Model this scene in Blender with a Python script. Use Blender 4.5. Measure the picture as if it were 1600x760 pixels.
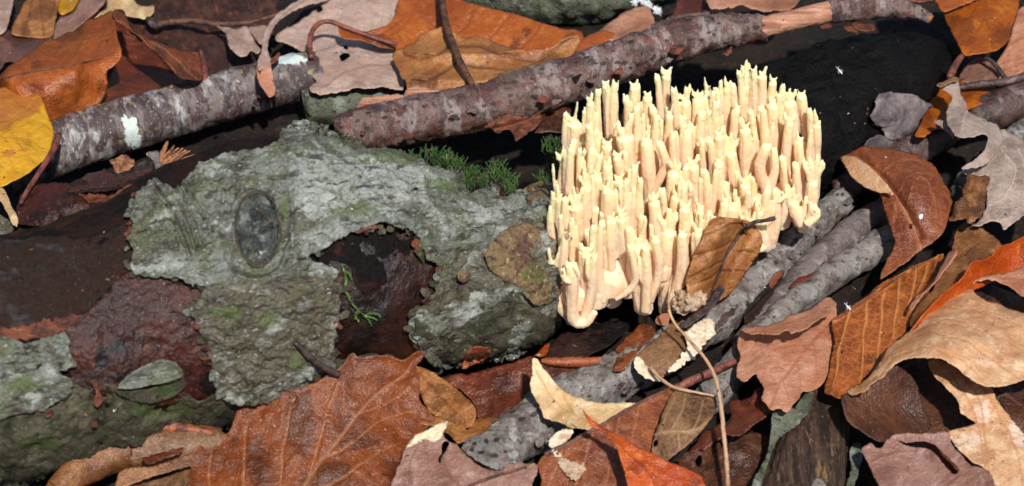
import bpy, math, random
import numpy as np
from mathutils import Vector
from mathutils.bvhtree import BVHTree
from mathutils.geometry import delaunay_2d_cdt

random.seed(7)
RNG = np.random.default_rng(7)
for o in list(bpy.data.objects):
    bpy.data.objects.remove(o)
SC = bpy.context.scene
COL = SC.collection
K = 0.0002                       # metres per working unit: the scene is 32 cm wide
PITCH = math.radians(42.0)
D = 4444.0                       # camera to the middle of the scene, working units (0.89 m)

# ------------------------------------------------------------------ camera
CF = np.array([0, math.cos(PITCH), -math.sin(PITCH)])
CU = np.array([0, math.sin(PITCH), math.cos(PITCH)])
CR = np.array([1.0, 0, 0])
CP = np.array([0, 0, 60.0]) - CF * D
cam = bpy.data.cameras.new('camera')
cam.sensor_width = 36.0
cam.lens = 36.0 * D / 1600.0
cam.clip_start = 0.05
cam.clip_end = 500.0
cam.dof.use_dof = True
cam.dof.focus_distance = (D - 60) * K
cam.dof.aperture_fstop = 20.0
camo = bpy.data.objects.new('camera', cam)
COL.objects.link(camo)
camo.location = CP * K
camo.rotation_euler = (math.pi / 2 - PITCH, 0, 0)
SC.camera = camo

# ------------------------------------------------------------------ light
SUN_EL = math.radians(57.0)
SUN_AZ = math.radians(16.0)      # from the viewer's side, a little to the right
sdir = Vector((math.cos(SUN_EL) * math.sin(SUN_AZ), -math.cos(SUN_EL) * math.cos(SUN_AZ), math.sin(SUN_EL)))
sun = bpy.data.lights.new('sun', 'SUN')
sun.energy = 4.7
sun.angle = math.radians(2.0)
sun.color = (1.0, 0.97, 0.92)
suno = bpy.data.objects.new('sun', sun)
COL.objects.link(suno)
suno.rotation_euler = sdir.to_track_quat('Z', 'Y').to_euler()
suno.location = (0, 0, 2)
W = bpy.data.worlds.new('World')
SC.world = W
W.use_nodes = True
nt = W.node_tree
sky = nt.nodes.new('ShaderNodeTexSky')
sky.sky_type = 'NISHITA'
sky.sun_disc = False
sky.sun_elevation = SUN_EL
sky.sun_rotation = math.atan2(sdir.x, sdir.y)
bg = nt.nodes['Background']
nt.links.new(sky.outputs[0], bg.inputs[0])
bg.inputs[1].default_value = 0.07
SC.view_settings.view_transform = 'Standard'
SC.view_settings.look = 'None'
SC.view_settings.exposure = 0.2
SC.view_settings.gamma = 1.0

# ------------------------------------------------------------------ numeric helpers
def rays(px):
    px = np.asarray(px, float).reshape(-1, 2)
    return CF * D + (px[:, :1] - 800) * CR + (380 - px[:, 1:2]) * CU

def at_h(px, h):
    """points seen at pixels px that lie at height h above the ground"""
    d = rays(px)
    t = (np.asarray(h, float) - CP[2]) / d[:, 2]
    return CP + d * t[:, None]

def at_y(px, y):
    d = rays(px)
    t = (np.asarray(y, float) - CP[1]) / d[:, 1]
    return CP + d * t[:, None]

def to_px(p):
    q = np.asarray(p, float) - CP
    z = q @ CF
    return np.stack([800 + (q @ CR) / z * D, 380 - (q @ CU) / z * D], 1)

def _hash(ix, iy, iz):
    h = (ix * 374761393 + iy * 668265263 + iz * 1274126177) & 0xFFFFFFFF
    h = ((h ^ (h >> 13)) * 1103515245) & 0xFFFFFFFF
    h = ((h ^ (h >> 16)) * 2246822519) & 0xFFFFFFFF
    return ((h ^ (h >> 15)) & 0xFFFF) / 32767.5 - 1.0

def vnoise(p):
    p = np.asarray(p, float)
    i = np.floor(p).astype(np.int64)
    f = p - i
    u = f * f * f * (f * (f * 6 - 15) + 10)
    r = 0
    for a in (0, 1):
        wx = u[:, 0] if a else 1 - u[:, 0]
        for b in (0, 1):
            wy = u[:, 1] if b else 1 - u[:, 1]
            for c in (0, 1):
                wz = u[:, 2] if c else 1 - u[:, 2]
                r = r + wx * wy * wz * _hash(i[:, 0] + a, i[:, 1] + b, i[:, 2] + c)
    return r

def fbm(p, o=4, gain=0.5):
    p = np.asarray(p, float)
    r = 0
    a = 1.0
    for k in range(o):
        r = r + a * vnoise(p + k * 17.3)
        p = p * 2.03
        a *= gain
    return r

def smooth(pts, step, closed=False, alpha=0.5):
    """Catmull-Rom through the points, resampled at about `step`"""
    P = np.asarray(pts, float)
    n = len(P)
    if n < 3 and not closed:
        L = np.linalg.norm(P[-1, :2] - P[0, :2])
        m = max(2, int(L / step) + 1)
        return P[0] + (P[-1] - P[0]) * np.linspace(0, 1, m)[:, None]
    out = []
    segs = n if closed else n - 1
    for i in range(segs):
        if closed:
            a, b, c, d = P[(i - 1) % n], P[i], P[(i + 1) % n], P[(i + 2) % n]
        else:
            a, b, c, d = P[max(i - 1, 0)], P[i], P[i + 1], P[min(i + 2, n - 1)]
        L = np.linalg.norm((c - b)[:2])
        # tangents scaled so that uneven spacing does not overshoot
        la = max(np.linalg.norm((b - a)[:2]), 1e-6)
        ld = max(np.linalg.norm((d - c)[:2]), 1e-6)
        m1 = (c - a) / (la + L) * L if la > 1e-5 else (c - b)
        m2 = (d - b) / (ld + L) * L if ld > 1e-5 else (c - b)
        k = max(1, int(round(L / step)))
        for j in range(k):
            t = j / k
            t2, t3 = t * t, t * t * t
            out.append((2*t3 - 3*t2 + 1) * b + (t3 - 2*t2 + t) * m1 + (-2*t3 + 3*t2) * c + (t3 - t2) * m2)
    if not closed:
        out.append(P[-1])
    return np.array(out)

def seg_dist(pts, poly, closed=False, frac=False):
    """distance of every point to a polyline"""
    A = np.asarray(poly, float)[:, :2]
    B = np.roll(A, -1, 0) if closed else A[1:]
    if not closed:
        A = A[:-1]
    best = np.full(len(pts), 1e9)
    bi = np.zeros(len(pts))
    dAB = B - A
    L2 = np.maximum((dAB ** 2).sum(1), 1e-9)
    for s in range(0, len(pts), 4000):
        p = pts[s:s + 4000]
        t = np.clip(((p[:, None] - A[None]) * dAB[None]).sum(2) / L2[None], 0, 1)
        q = A[None] + t[..., None] * dAB[None]
        d = np.sqrt(((p[:, None] - q) ** 2).sum(2))
        j = d.argmin(1)
        best[s:s + 4000] = d[np.arange(len(p)), j]
        bi[s:s + 4000] = (j + t[np.arange(len(p)), j]) / len(A)
    return (best, bi) if frac else best

def in_poly(pts, poly):
    x, y = pts[:, 0], pts[:, 1]
    ins = np.zeros(len(pts), bool)
    P = np.asarray(poly, float)
    Q = np.roll(P, -1, 0)
    for (x1, y1), (x2, y2) in zip(P[:, :2], Q[:, :2]):
        if y1 == y2:
            continue
        c = ((y1 > y) != (y2 > y)) & (x < (x2 - x1) * (y - y1) / (y2 - y1) + x1)
        ins ^= c
    return ins

class Height:
    """height over the picture from a few known spots (thin plate spline)"""
    def __init__(self, ctl):
        if np.isscalar(ctl):
            ctl = [(0, 0, ctl)]
        self.c = np.asarray(ctl, float)
        c = self.c
        n = len(c)
        self.n = n
        if n >= 3:
            X = c[:, :2] / 100
            r = np.linalg.norm(X[:, None] - X[None], axis=2)
            Kk = np.where(r > 0, r * r * np.log(np.maximum(r, 1e-9)), 0) + np.eye(n) * 0.01
            A = np.zeros((n + 3, n + 3))
            A[:n, :n] = Kk
            A[:n, n] = 1
            A[:n, n + 1:] = X
            A[n:, :n] = A[:n, n:].T
            b = np.zeros(n + 3)
            b[:n] = c[:, 2]
            self.s = np.linalg.lstsq(A, b, rcond=None)[0]
    def __call__(self, px):
        c = self.c
        if self.n == 1:
            return np.full(len(px), c[0, 2])
        if self.n == 2:
            d = c[1, :2] - c[0, :2]
            t = ((px - c[0, :2]) @ d) / (d @ d)
            return c[0, 2] + (c[1, 2] - c[0, 2]) * np.clip(t, -0.3, 1.3)
        X = np.asarray(px) / 100
        r = np.linalg.norm(X[:, None] - c[None, :, :2] / 100, axis=2)
        ph = np.where(r > 0, r * r * np.log(np.maximum(r, 1e-9)), 0)
        lo, hi = c[:, 2].min(), c[:, 2].max()
        v = ph @ self.s[:self.n] + self.s[self.n] + X @ self.s[self.n + 1:]
        return np.clip(v, lo - 0.35 * (hi - lo) - 2, hi + 0.35 * (hi - lo) + 2)

# ------------------------------------------------------------------ materials
def S(r, g, b):
    return tuple(((c / 255 + 0.055) / 1.055) ** 2.4 if c > 10 else c / 255 / 12.92 for c in (r, g, b)) + (1.0,)

MATS = {}
def layered(name, base, layers=(), rough=0.5, spec=0.5, bumps=(), vein=None, mark=None, tip=None, tone=None, zone=None, net=None, neta=0.28, mk_soft=1.3, mk_a=0.9, sss=0.0, rvar=0.15, sheen=0, cell=0.0, transl=0.0):
    """base colour covered by noise-shaped layers (colour, scale per unit, low, high, stretch); relief from noise"""
    m = bpy.data.materials.new(name)
    m.use_nodes = True
    MATS[name] = m
    t = m.node_tree
    N, L = t.nodes.new, t.links.new
    p = t.nodes['Principled BSDF']
    tc = N('ShaderNodeTexCoord')
    oi = N('ShaderNodeObjectInfo')
    sc = N('ShaderNodeVectorMath'); sc.operation = 'SCALE'; sc.inputs['Scale'].default_value = 1 / K
    L(tc.outputs['Object'], sc.inputs[0])
    off = N('ShaderNodeVectorMath'); off.operation = 'SCALE'
    cmb = N('ShaderNodeCombineXYZ')
    for i in range(3):
        cmb.inputs[i].default_value = (731.0, 377.0, 911.0)[i]
    L(cmb.outputs[0], off.inputs[0]); L(oi.outputs['Random'], off.inputs['Scale'])
    add = N('ShaderNodeVectorMath'); add.operation = 'ADD'
    L(sc.outputs[0], add.inputs[0]); L(off.outputs[0], add.inputs[1])
    V = add.outputs[0]
    seed = [0]
    def noise(scale, detail=4, stretch=None, dist=0.4, rough_=0.58):
        v = V
        seed[0] += 1
        mp = N('ShaderNodeMapping')
        mp.inputs['Location'].default_value = (seed[0] * 53.7, seed[0] * 31.1, seed[0] * 77.3)
        if stretch:
            if len(stretch) > 3:      # turn the grain to run along the limb first
                m0 = N('ShaderNodeMapping')
                m0.inputs['Rotation'].default_value = (0, 0, -math.radians(stretch[3]))
                L(v, m0.inputs[0]); v = m0.outputs[0]
            mp.inputs['Scale'].default_value = stretch[:3]
        L(v, mp.inputs[0])
        n = N('ShaderNodeTexNoise')
        n.inputs['Scale'].default_value = scale
        n.inputs['Detail'].default_value = detail
        n.inputs['Roughness'].default_value = rough_
        n.inputs['Distortion'].default_value = dist
        L(mp.outputs[0], n.inputs['Vector'])
        return n.outputs[0]
    def ramp(s, lo, hi):
        r = N('ShaderNodeMapRange')
        r.interpolation_type = 'SMOOTHSTEP'
        r.inputs[1].default_value = lo; r.inputs[2].default_value = hi
        L(s, r.inputs[0])
        return r.outputs[0]
    def mix(f, a, b, k=1.0):
        x = N('ShaderNodeMix'); x.data_type = 'RGBA'
        if k != 1.0:
            mu = N('ShaderNodeMath'); mu.operation = 'MULTIPLY'; mu.inputs[1].default_value = k
            L(f, mu.inputs[0]); f = mu.outputs[0]
        L(f, x.inputs[0])
        if isinstance(a, tuple): x.inputs[6].default_value = a
        else: L(a, x.inputs[6])
        if isinstance(b, tuple): x.inputs[7].default_value = b
        else: L(b, x.inputs[7])
        return x.outputs[2]
    c = base
    def soft(at, k, hi=0.66):
        # region edges broken up by noise
        mm = N('ShaderNodeMath'); mm.operation = 'ADD'
        sub = N('ShaderNodeMath'); sub.operation = 'MULTIPLY_ADD'; sub.inputs[1].default_value = 2 * k; sub.inputs[2].default_value = -k
        L(noise(0.085, 7, None, 0.8, 0.72), sub.inputs[0]); L(at, mm.inputs[0]); L(sub.outputs[0], mm.inputs[1])
        return ramp(mm.outputs[0], 0.36, hi)
    def attr(nm):
        a = N('ShaderNodeAttribute'); a.attribute_name = nm
        return a.outputs['Fac']
    for li, ly in enumerate(layers):
        if li == min(2, len(layers) - 1) and tone:
            c = mix(soft(attr('tip'), 1.2, 0.8), c, tone, 0.75)
        if li == min(3, len(layers) - 1) and zone:
            c = mix(soft(attr('zone'), 2.0, 1.0), c, zone, 0.75)
        col, s, lo, hi = ly[:4]
        f = ramp(noise(s, 5, ly[4] if len(ly) > 4 else None), lo, hi)
        c = mix(f, c, col, ly[5] if len(ly) > 5 else 1.0)
    if tip:
        c = mix(attr('tip'), c, tip)
    if mark:
        c = mix(soft(attr('mark'), mk_soft), c, mark, mk_a)
    if net:
        v1 = N('ShaderNodeTexVoronoi'); v1.inputs['Scale'].default_value = 0.075; v1.feature = 'DISTANCE_TO_EDGE'
        L(V, v1.inputs['Vector'])
        r1 = N('ShaderNodeMapRange'); r1.inputs[1].default_value = 0.0; r1.inputs[2].default_value = 0.11
        r1.inputs[3].default_value = 1.0; r1.inputs[4].default_value = 0.0
        L(v1.outputs['Distance'], r1.inputs[0])
        c = mix(r1.outputs[0], c, net, neta)
    if vein:
        c = mix(attr('vein'), c, vein, 0.8)
    if isinstance(c, tuple): p.inputs['Base Color'].default_value = c
    else: L(c, p.inputs['Base Color'])
    p.inputs['Specular IOR Level'].default_value = spec
    rr = N('ShaderNodeMapRange')
    rr.inputs[1].default_value = 0.3; rr.inputs[2].default_value = 0.7
    rr.inputs[3].default_value = max(0.05, rough - rvar); rr.inputs[4].default_value = min(1, rough + rvar)
    L(noise(0.09, 4), rr.inputs[0]); L(rr.outputs[0], p.inputs['Roughness'])
    if sss:
        p.inputs['Subsurface Weight'].default_value = sss
        p.inputs['Subsurface Radius'].default_value = (1.0, 0.6, 0.3)
        p.inputs['Subsurface Scale'].default_value = 16 * K
    prev = None
    if cell:
        vo = N('ShaderNodeTexVoronoi'); vo.inputs['Scale'].default_value = 0.22; vo.feature = 'DISTANCE_TO_EDGE'
        L(V, vo.inputs['Vector'])
        b = N('ShaderNodeBump'); b.inputs['Strength'].default_value = 1.0; b.inputs['Distance'].default_value = cell * K
        r_ = ramp(vo.outputs['Distance'], 0.0, 0.25)
        L(r_, b.inputs['Height']); prev = b
    for bs in bumps:
        s, amp = bs[:2]
        b = N('ShaderNodeBump')
        b.inputs['Strength'].default_value = 1.0
        b.inputs['Distance'].default_value = amp * K
        L(noise(s, 6, bs[2] if len(bs) > 2 else None, 0.2, 0.62), b.inputs['Height'])
        if prev: L(prev.outputs[0], b.inputs['Normal'])
        prev = b
    if prev:
        L(prev.outputs[0], p.inputs['Normal'])
    if transl:
        tr = N('ShaderNodeBsdfTranslucent')
        if isinstance(c, tuple): tr.inputs[0].default_value = c
        else: L(c, tr.inputs[0])
        mx = N('ShaderNodeMixShader'); mx.inputs[0].default_value = transl
        L(p.outputs[0], mx.inputs[1]); L(tr.outputs[0], mx.inputs[2])
        L(mx.outputs[0], t.nodes['Material Output'].inputs[0])
    return m

def leafmat(name, a, b, c, vein, rough=0.42, spot=None, mark=None, spots=0.66, transl=0.12, spec=0.5, pale=False, cell=0.35, mk_soft=1.3, mk_a=0.9, neta=0.28, speck=0.3):
    def rich(c, k=0.86):
        if pale: return (c[0] * .95, c[1] * .92, c[2] * .88, 1.0)
        return (c[0] * k, c[1] * k * 0.93, c[2] * k * 0.80, 1.0)
    a, b, c, vein = rich(a), rich(b), rich(c), rich(vein, 0.95)
    return layered(name, a, [
        (b, 0.010, 0.40, 0.62), (c, 0.028, 0.50, 0.72, None, 0.75), (b, 0.09, 0.46, 0.66, None, 0.5),
        (spot or tuple(x * 0.3 for x in c[:3]) + (1,), 0.16, spots, spots + 0.07, None, 0.8),
        (tuple(x * 0.55 for x in b[:3]) + (1,), 0.018, 0.56, 0.74, None, 0.7), (tuple(min(1, x * 1.35) for x in a[:3]) + (1,), 0.24, 0.55, 0.75, None, speck)],
        rough - 0.06, spec, [(0.022, 7.0), (0.08, 1.6), (0.4, 0.5)], vein=vein, net=vein, neta=neta, mark=mark, mk_soft=mk_soft, mk_a=mk_a, tone=tuple(x * (0.72 if pale else 0.42) for x in b[:3]) + (1,), cell=cell, transl=transl, rvar=0.13)

# ------------------------------------------------------------------ object helpers
ORG = {}
def link(o, parent=None, origin=(0, 0, 0)):
    COL.objects.link(o)
    org = np.asarray(origin, float)
    ORG[o.name] = org
    if parent is not None:
        o.parent = parent
        o.location = (org - ORG[parent.name]) * K
    else:
        o.location = org * K
    return o

def tag(o, label=None, cat=None, group=None, kind=None):
    if label: o['label'] = label
    if cat: o['category'] = cat
    if group: o['group'] = group
    if kind: o['kind'] = kind
    return o

def empty(name, label, cat, at, group=None):
    o = bpy.data.objects.new(name, None)
    o.empty_display_size = 0.004
    link(o, None, at)
    return tag(o, label, cat, group)

def mesh(name, V, F, mat, parent=None, attrs=None, origin=None, sm=True):
    V = np.asarray(V, float)
    if origin is None:
        origin = np.array([V[:, 0].mean(), V[:, 1].mean(), V[:, 2].min()])
    me = bpy.data.meshes.new(name)
    me.from_pydata(((V - origin) * K).tolist(), [], F)
    if sm:
        me.polygons.foreach_set('use_smooth', [True] * len(me.polygons))
    for k, a in (attrs or {}).items():
        at = me.attributes.new(k, 'FLOAT', 'POINT')
        at.data.foreach_set('value', np.asarray(a, np.float32))
    me.materials.append(MATS[mat] if isinstance(mat, str) else mat)
    me.update()
    o = bpy.data.objects.new(name, me)
    return link(o, parent, origin)

def marks_of(px, marks):
    """0..1 over the picture: blobs (x, y, rx, ry) or polygons"""
    m = np.zeros(len(px))
    for s in marks or ():
        if len(s) <= 4 and np.isscalar(s[0]):
            rx = s[2]; ry = s[3] if len(s) > 3 else s[2]
            d = np.hypot((px[:, 0] - s[0]) / rx, (px[:, 1] - s[1]) / ry)
            m = np.maximum(m, np.clip(1.5 - d, 0, 1))
        else:
            q = np.asarray(s, float)
            d = seg_dist(px, q, True)
            m = np.maximum(m, np.clip(0.5 + np.where(in_poly(px, q), d, -d) / 12, 0, 1))
    return m

def side_veins(mid, n, length, ang=52, bend=0.25, start=0.08, end=0.92, sides=(1, -1)):
    M = smooth(mid, 4)
    out = []
    for s in sides:
        for k in range(n):
            f = start + (end - start) * (k + (0.25 if s > 0 else 0.0)) / n
            i = min(len(M) - 2, int(f * (len(M) - 1)))
            tdir = M[i + 1] - M[i]
            a = math.atan2(tdir[1], tdir[0]) + s * math.radians(ang)
            p = M[i].copy()
            ln = length * (0.55 + 0.45 * math.sin(math.pi * min(1, f + 0.25)))
            v = [p.copy()]
            for j in range(6):
                a -= s * math.radians(ang) * bend / 6
                p = p + np.array([math.cos(a), math.sin(a)]) * ln / 6
                v.append(p.copy())
            out.append(np.array(v))
    return out

CORE = None      # BVH of the rotting log, for things that lie against it
def cast(px, bvh=None):
    """distance from the camera to the log at each pixel (inf where it misses)"""
    d = rays(px)
    t = np.full(len(d), np.inf)
    for i, v in enumerate(d):
        h = (bvh or CORE).ray_cast(Vector(CP), Vector(v))
        if h[0] is not None:
            t[i] = h[3]
    return t

def patch(name, outline, h, mat, parent=None, sp=3.2, thick=1.6, jag=0.8, jagf=0.16, amp=2.5, ampf=0.02, fine=0.0, finef=0.12,
          veins=(), vw=1.5, vr=0.9, marks=None, tone=None, zone=None, holes=(), curl=0.0, curlw=16.0, extra=None, clear=None, seed=None,
          surf=None, step=None, lump=None, sharp=False, bow=0.0):
    """a sheet with thickness whose outline is seen at the given picture points; h gives its height above the ground"""
    sd = random.random() * 500 if seed is None else seed
    step = step or sp * 1.15
    B = smooth(outline, step, True) if not sharp else np.vstack([smooth([outline[i], outline[(i + 1) % len(outline)]], step)[:-1] for i in range(len(outline))])
    if jag:
        tn = np.roll(B, -1, 0) - np.roll(B, 1, 0)
        tn /= np.maximum(np.linalg.norm(tn, axis=1, keepdims=True), 1e-6)
        nn = np.stack([-tn[:, 1], tn[:, 0]], 1)
        q = np.column_stack([B * jagf, np.full(len(B), sd)])
        B = B + nn * (fbm(q, 3, 0.7) * jag)[:, None]
    hol = []
    for hh in holes:
        H = smooth(hh, step, True)
        q = np.column_stack([H * 0.2, np.full(len(H), sd)])
        hol.append(H + np.column_stack([vnoise(q), vnoise(q + 9)]) * 1.2)
    lo, hi = B.min(0), B.max(0)
    xs = np.arange(lo[0], hi[0], sp)
    ys = np.arange(lo[1], hi[1], sp * 0.866)
    gx, gy = np.meshgrid(xs, ys)
    gx = gx + (np.arange(len(ys)) % 2)[:, None] * sp * 0.5
    G = np.column_stack([gx.ravel(), gy.ravel()])
    G = G + (vnoise(np.column_stack([G * 0.7, np.full(len(G), 3.0)])) * sp * 0.15)[:, None]
    G = G[in_poly(G, B)]
    if len(G):
        G = G[seg_dist(G, B, True) > sp * 0.6]
    for H in hol:
        G = G[~in_poly(G, H)]
        G = G[seg_dist(G, H, True) > sp * 0.6]
    verts = [Vector(p) for p in B]
    edges = []
    for H in hol:
        s0 = len(verts)
        verts += [Vector(p) for p in H]
        edges += [(s0 + i, s0 + (i + 1) % len(H)) for i in range(len(H))]
    verts += [Vector(p) for p in G]
    r = delaunay_2d_cdt(verts, edges, [list(range(len(B)))], 1, 1e-4)
    P = np.array([tuple(v) for v in r[0]])
    T = np.array([f for f in r[2] if len(f) == 3])
    if hol:
        cen = P[T].mean(1)
        keep = np.ones(len(T), bool)
        for H in hol:
            keep &= ~in_poly(cen, H)
        T = T[keep]
    used = np.unique(T)
    mp = np.full(len(P), -1); mp[used] = np.arange(len(used))
    P = P[used]; T = mp[T]
    # counter-clockwise seen from the camera (picture y runs down)
    a, b, c = P[T[:, 0]], P[T[:, 1]], P[T[:, 2]]
    cr = (b[:, 0] - a[:, 0]) * (c[:, 1] - a[:, 1]) - (b[:, 1] - a[:, 1]) * (c[:, 0] - a[:, 0])
    T[cr > 0] = T[cr > 0][:, ::-1]
    edge = seg_dist(P, B, True)
    for H in hol:
        edge = np.minimum(edge, seg_dist(P, H, True))
    if surf is not None:
        X = surf(P)
    else:
        hv = Height(h)(P) if not callable(h) else h(P)
        if extra is not None:
            hv = hv + extra(P)
        if curl:
            hv = hv + curl * np.exp(-edge / curlw)
        X = at_h(P, np.maximum(hv, 2.0))
    if clear is not None:
        t = cast(P, None if np.isscalar(clear) else clear[0])
        clear = clear if np.isscalar(clear) else clear[1]
        d = rays(P)
        dl = np.linalg.norm(d, axis=1)
        cur = np.linalg.norm(X - CP, axis=1)
        lim = t - clear
        bad = cur > lim
        X[bad] = (CP + d / dl[:, None] * np.minimum(cur, lim)[:, None])[bad]
    def normals(X):
        fn = np.cross(X[T[:, 1]] - X[T[:, 0]], X[T[:, 2]] - X[T[:, 0]])
        n = np.zeros_like(X)
        for k in range(3):
            np.add.at(n, T[:, k], fn)
        return n / np.maximum(np.linalg.norm(n, axis=1, keepdims=True), 1e-9)
    n = normals(X)
    dsp = amp * fbm(np.column_stack([P * ampf, np.full(len(P), sd)]), 3)
    if fine:
        dsp = dsp + fine * fbm(np.column_stack([P * finef, np.full(len(P), sd + 7)]), 4, 0.6)
    ve = np.zeros(len(P))
    wob = np.column_stack([vnoise(np.column_stack([P * 0.04, np.full(len(P), sd)])), vnoise(np.column_stack([P * 0.04, np.full(len(P), sd + 5)]))]) * 2.0
    for v in veins:
        w = vw
        if isinstance(v, tuple) and len(v) == 2 and np.isscalar(v[1]):
            v, w = v
        d, fr = seg_dist(P + wob, smooth(v, 5), False, True)
        ve = np.maximum(ve, np.exp(-(d / (w * (1.15 - 0.5 * fr))) ** 2))
    if len(veins):
        dsp = dsp + vr * ve
    if lump is not None:
        dsp = dsp + lump(P, edge)
    X = X + n * dsp[:, None]
    n = normals(X)
    th = np.minimum(thick, thick * (0.35 + edge / 6))
    back = X - n * th[:, None]
    nv = len(X)
    E = {}
    for f in T:
        for k in range(3):
            e = (f[k], f[(k + 1) % 3])
            if (e[1], e[0]) in E: del E[(e[1], e[0])]
            else: E[e] = 1
    F = T.tolist() + (T[:, ::-1] + nv).tolist() + [[int(b_), int(a_), int(a_) + nv, int(b_) + nv] for a_, b_ in E]
    mk = marks_of(P, marks)
    at = {'vein': np.tile(ve, 2), 'edge': np.tile(edge, 2), 'mark': np.tile(mk, 2)}
    if zone: at['zone'] = np.tile(marks_of(P, zone), 2)
    if tone: at['tip'] = np.tile(marks_of(P, tone), 2)
    o = mesh(name, np.vstack([X, back]), F, mat, parent, at)
    return o

def tube_pts(path, rad, sides, twist=0.0):
    P = np.asarray(path, float)
    n = len(P)
    T = np.gradient(P, axis=0)
    T /= np.maximum(np.linalg.norm(T, axis=1, keepdims=True), 1e-9)
    u = np.cross(T[0], [0.0, 0.3, 1.0]); u /= np.linalg.norm(u)
    V = []; Nn = []
    for i in range(n):
        u = u - T[i] * (u @ T[i]); u /= np.linalg.norm(u)
        w = np.cross(T[i], u)
        a = np.linspace(0, 2 * math.pi, sides, endpoint=False) + twist * i
        nn = np.cos(a)[:, None] * u + np.sin(a)[:, None] * w
        V.append(P[i] + nn * rad[i]); Nn.append(nn)
    return np.vstack(V), np.vstack(Nn), T

def tube_faces(n, sides, cap=True):
    F = []
    for i in range(n - 1):
        for j in range(sides):
            a, b = i * sides + j, i * sides + (j + 1) % sides
            F.append([a, b, b + sides, a + sides])
    if cap:
        c0, c1 = n * sides, n * sides + 1
        for j in range(sides):
            F.append([c0, (j + 1) % sides, j])
            F.append([c1, (n - 1) * sides + j, (n - 1) * sides + (j + 1) % sides])
    return F

def tube3(name, path, rad, mat, parent=None, sides=12, amp=0.0, ampf=0.1, stretch=1.0, attrs=None, disp=None, endbump=0.3, pits=(), pitr=(2.5, 4.5), jagend=0.0, marks=None):
    """a round limb along a 3-D path with uneven skin and closed ends"""
    path = np.asarray(path, float); rad = np.asarray(rad, float)
    V, Nn, T = tube_pts(path, rad, sides)
    n = len(path)
    s = random.random() * 300
    if amp:
        V = V + Nn * (amp * fbm(V * ampf + s, 4, 0.6))[:, None]
    if disp is not None:
        V = V + Nn * disp(V, np.tile(np.arange(sides) / sides, n), np.repeat(np.arange(n) / (n - 1), sides))[:, None]
    if jagend:
        for e, sg in ((0, -1), (n - 1, 1)):
            q = V[e * sides:(e + 1) * sides]
            V[e * sides:(e + 1) * sides] = q + T[e] * sg * (jagend * vnoise(q * 0.15 + s))[:, None]
    at = {}
    mk = np.zeros(len(V))
    if pits:
        ns = pits
        L = np.repeat(np.arange(n), sides)
        for _ in range(ns):
            k = random.randrange(sides * 2, len(V) - sides * 2) if n > 5 else 0
            r = random.uniform(*pitr)
            tt = T[k // sides]
            dv = V - V[k]
            al = dv @ tt
            d = np.sqrt(np.maximum((dv ** 2).sum(1) - al ** 2, 0) + (al * 0.62) ** 2)
            w = np.clip(1.25 - d / r, 0, 1)
            rim = np.exp(-((d / r - 1.25) / 0.3) ** 2)
            V = V + Nn * (rim * 0.9 - w * 1.2)[:, None]
            mk = np.maximum(mk, w)
    if marks:
        mk = np.maximum(mk, marks_of(to_px(V), marks))
    V = np.vstack([V, path[0] - T[0] * rad[0] * endbump, path[-1] + T[-1] * rad[-1] * endbump])
    at['mark'] = np.append(mk, [0, 0])
    at['edge'] = np.full(len(V), 50.0)
    at['vein'] = np.zeros(len(V))
    return mesh(name, V, tube_faces(n, sides), mat, parent, at)

def tube(name, ctl, mat, parent=None, sides=14, step=5.0, **kw):
    """limb from picture points (x, y, height of its centre, radius)"""
    C = smooth(ctl, step)
    P = at_h(C[:, :2], C[:, 2])
    return tube3(name, P, C[:, 3], mat, parent, sides, **kw)
# ------------------------------------------------------------------ materials of the place
layered('humus', S(34, 24, 18), [(S(18, 13, 11), 0.012, 0.42, 0.6), (S(62, 38, 24), 0.07, 0.56, 0.7), (S(80, 62, 46), 0.22, 0.62, 0.7)], 0.75, 0.3, [(0.06, 9), (0.3, 4)])
layered('rotten_wood_dark', S(46, 25, 19), [(S(17, 13, 12), 0.009, 0.40, 0.55), (S(84, 41, 24), 0.03, 0.55, 0.75, None, 0.8), (S(14, 11, 11), 0.11, 0.55, 0.66, None, 0.8), (S(110, 88, 74), 0.4, 0.68, 0.74, None, 0.5)],
        0.5, 0.28, [(0.05, 6), (0.25, 2.5)], mark=(0.0035, 0.0032, 0.0036, 1))
layered('rotten_wood_wet', S(44, 22, 16), [(S(20, 12, 10), 0.010, 0.42, 0.58), (S(66, 32, 20), 0.03, 0.57, 0.75, None, 0.7), (S(14, 11, 11), 0.06, 0.58, 0.68, None, 0.8)], 0.32, 0.4, [(0.04, 5), (0.2, 2)])
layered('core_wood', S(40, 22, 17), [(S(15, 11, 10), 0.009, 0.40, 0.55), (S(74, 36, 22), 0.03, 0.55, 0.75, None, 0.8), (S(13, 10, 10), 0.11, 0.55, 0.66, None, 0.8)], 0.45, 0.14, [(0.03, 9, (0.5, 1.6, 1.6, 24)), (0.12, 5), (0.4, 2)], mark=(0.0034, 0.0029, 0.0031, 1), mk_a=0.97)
layered('decayed_felt', S(54, 40, 34), [(S(78, 76, 78), 0.016, 0.52, 0.68), (S(58, 36, 27), 0.03, 0.48, 0.64, (0.5, 1.6, 1.6, 20)), (S(30, 25, 24), 0.08, 0.55, 0.7, None, 0.8), (S(116, 104, 92), 0.35, 0.58, 0.72, None, 0.5)],
        0.85, 0.15, [(0.05, 7, (0.4, 1.5, 1.5, 20)), (0.3, 5), (0.8, 2)])
layered('inner_bark', S(64, 29, 22), [(S(40, 20, 16), 0.014, 0.40, 0.6), (S(92, 54, 48), 0.03, 0.58, 0.72, None, 0.6), (S(22, 17, 17), 0.05, 0.60, 0.68), (S(128, 74, 46), 0.12, 0.62, 0.7, None, 0.6)],
        0.30, 0.34, [(0.04, 6), (0.2, 2)], mark=S(16, 15, 16))
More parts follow.
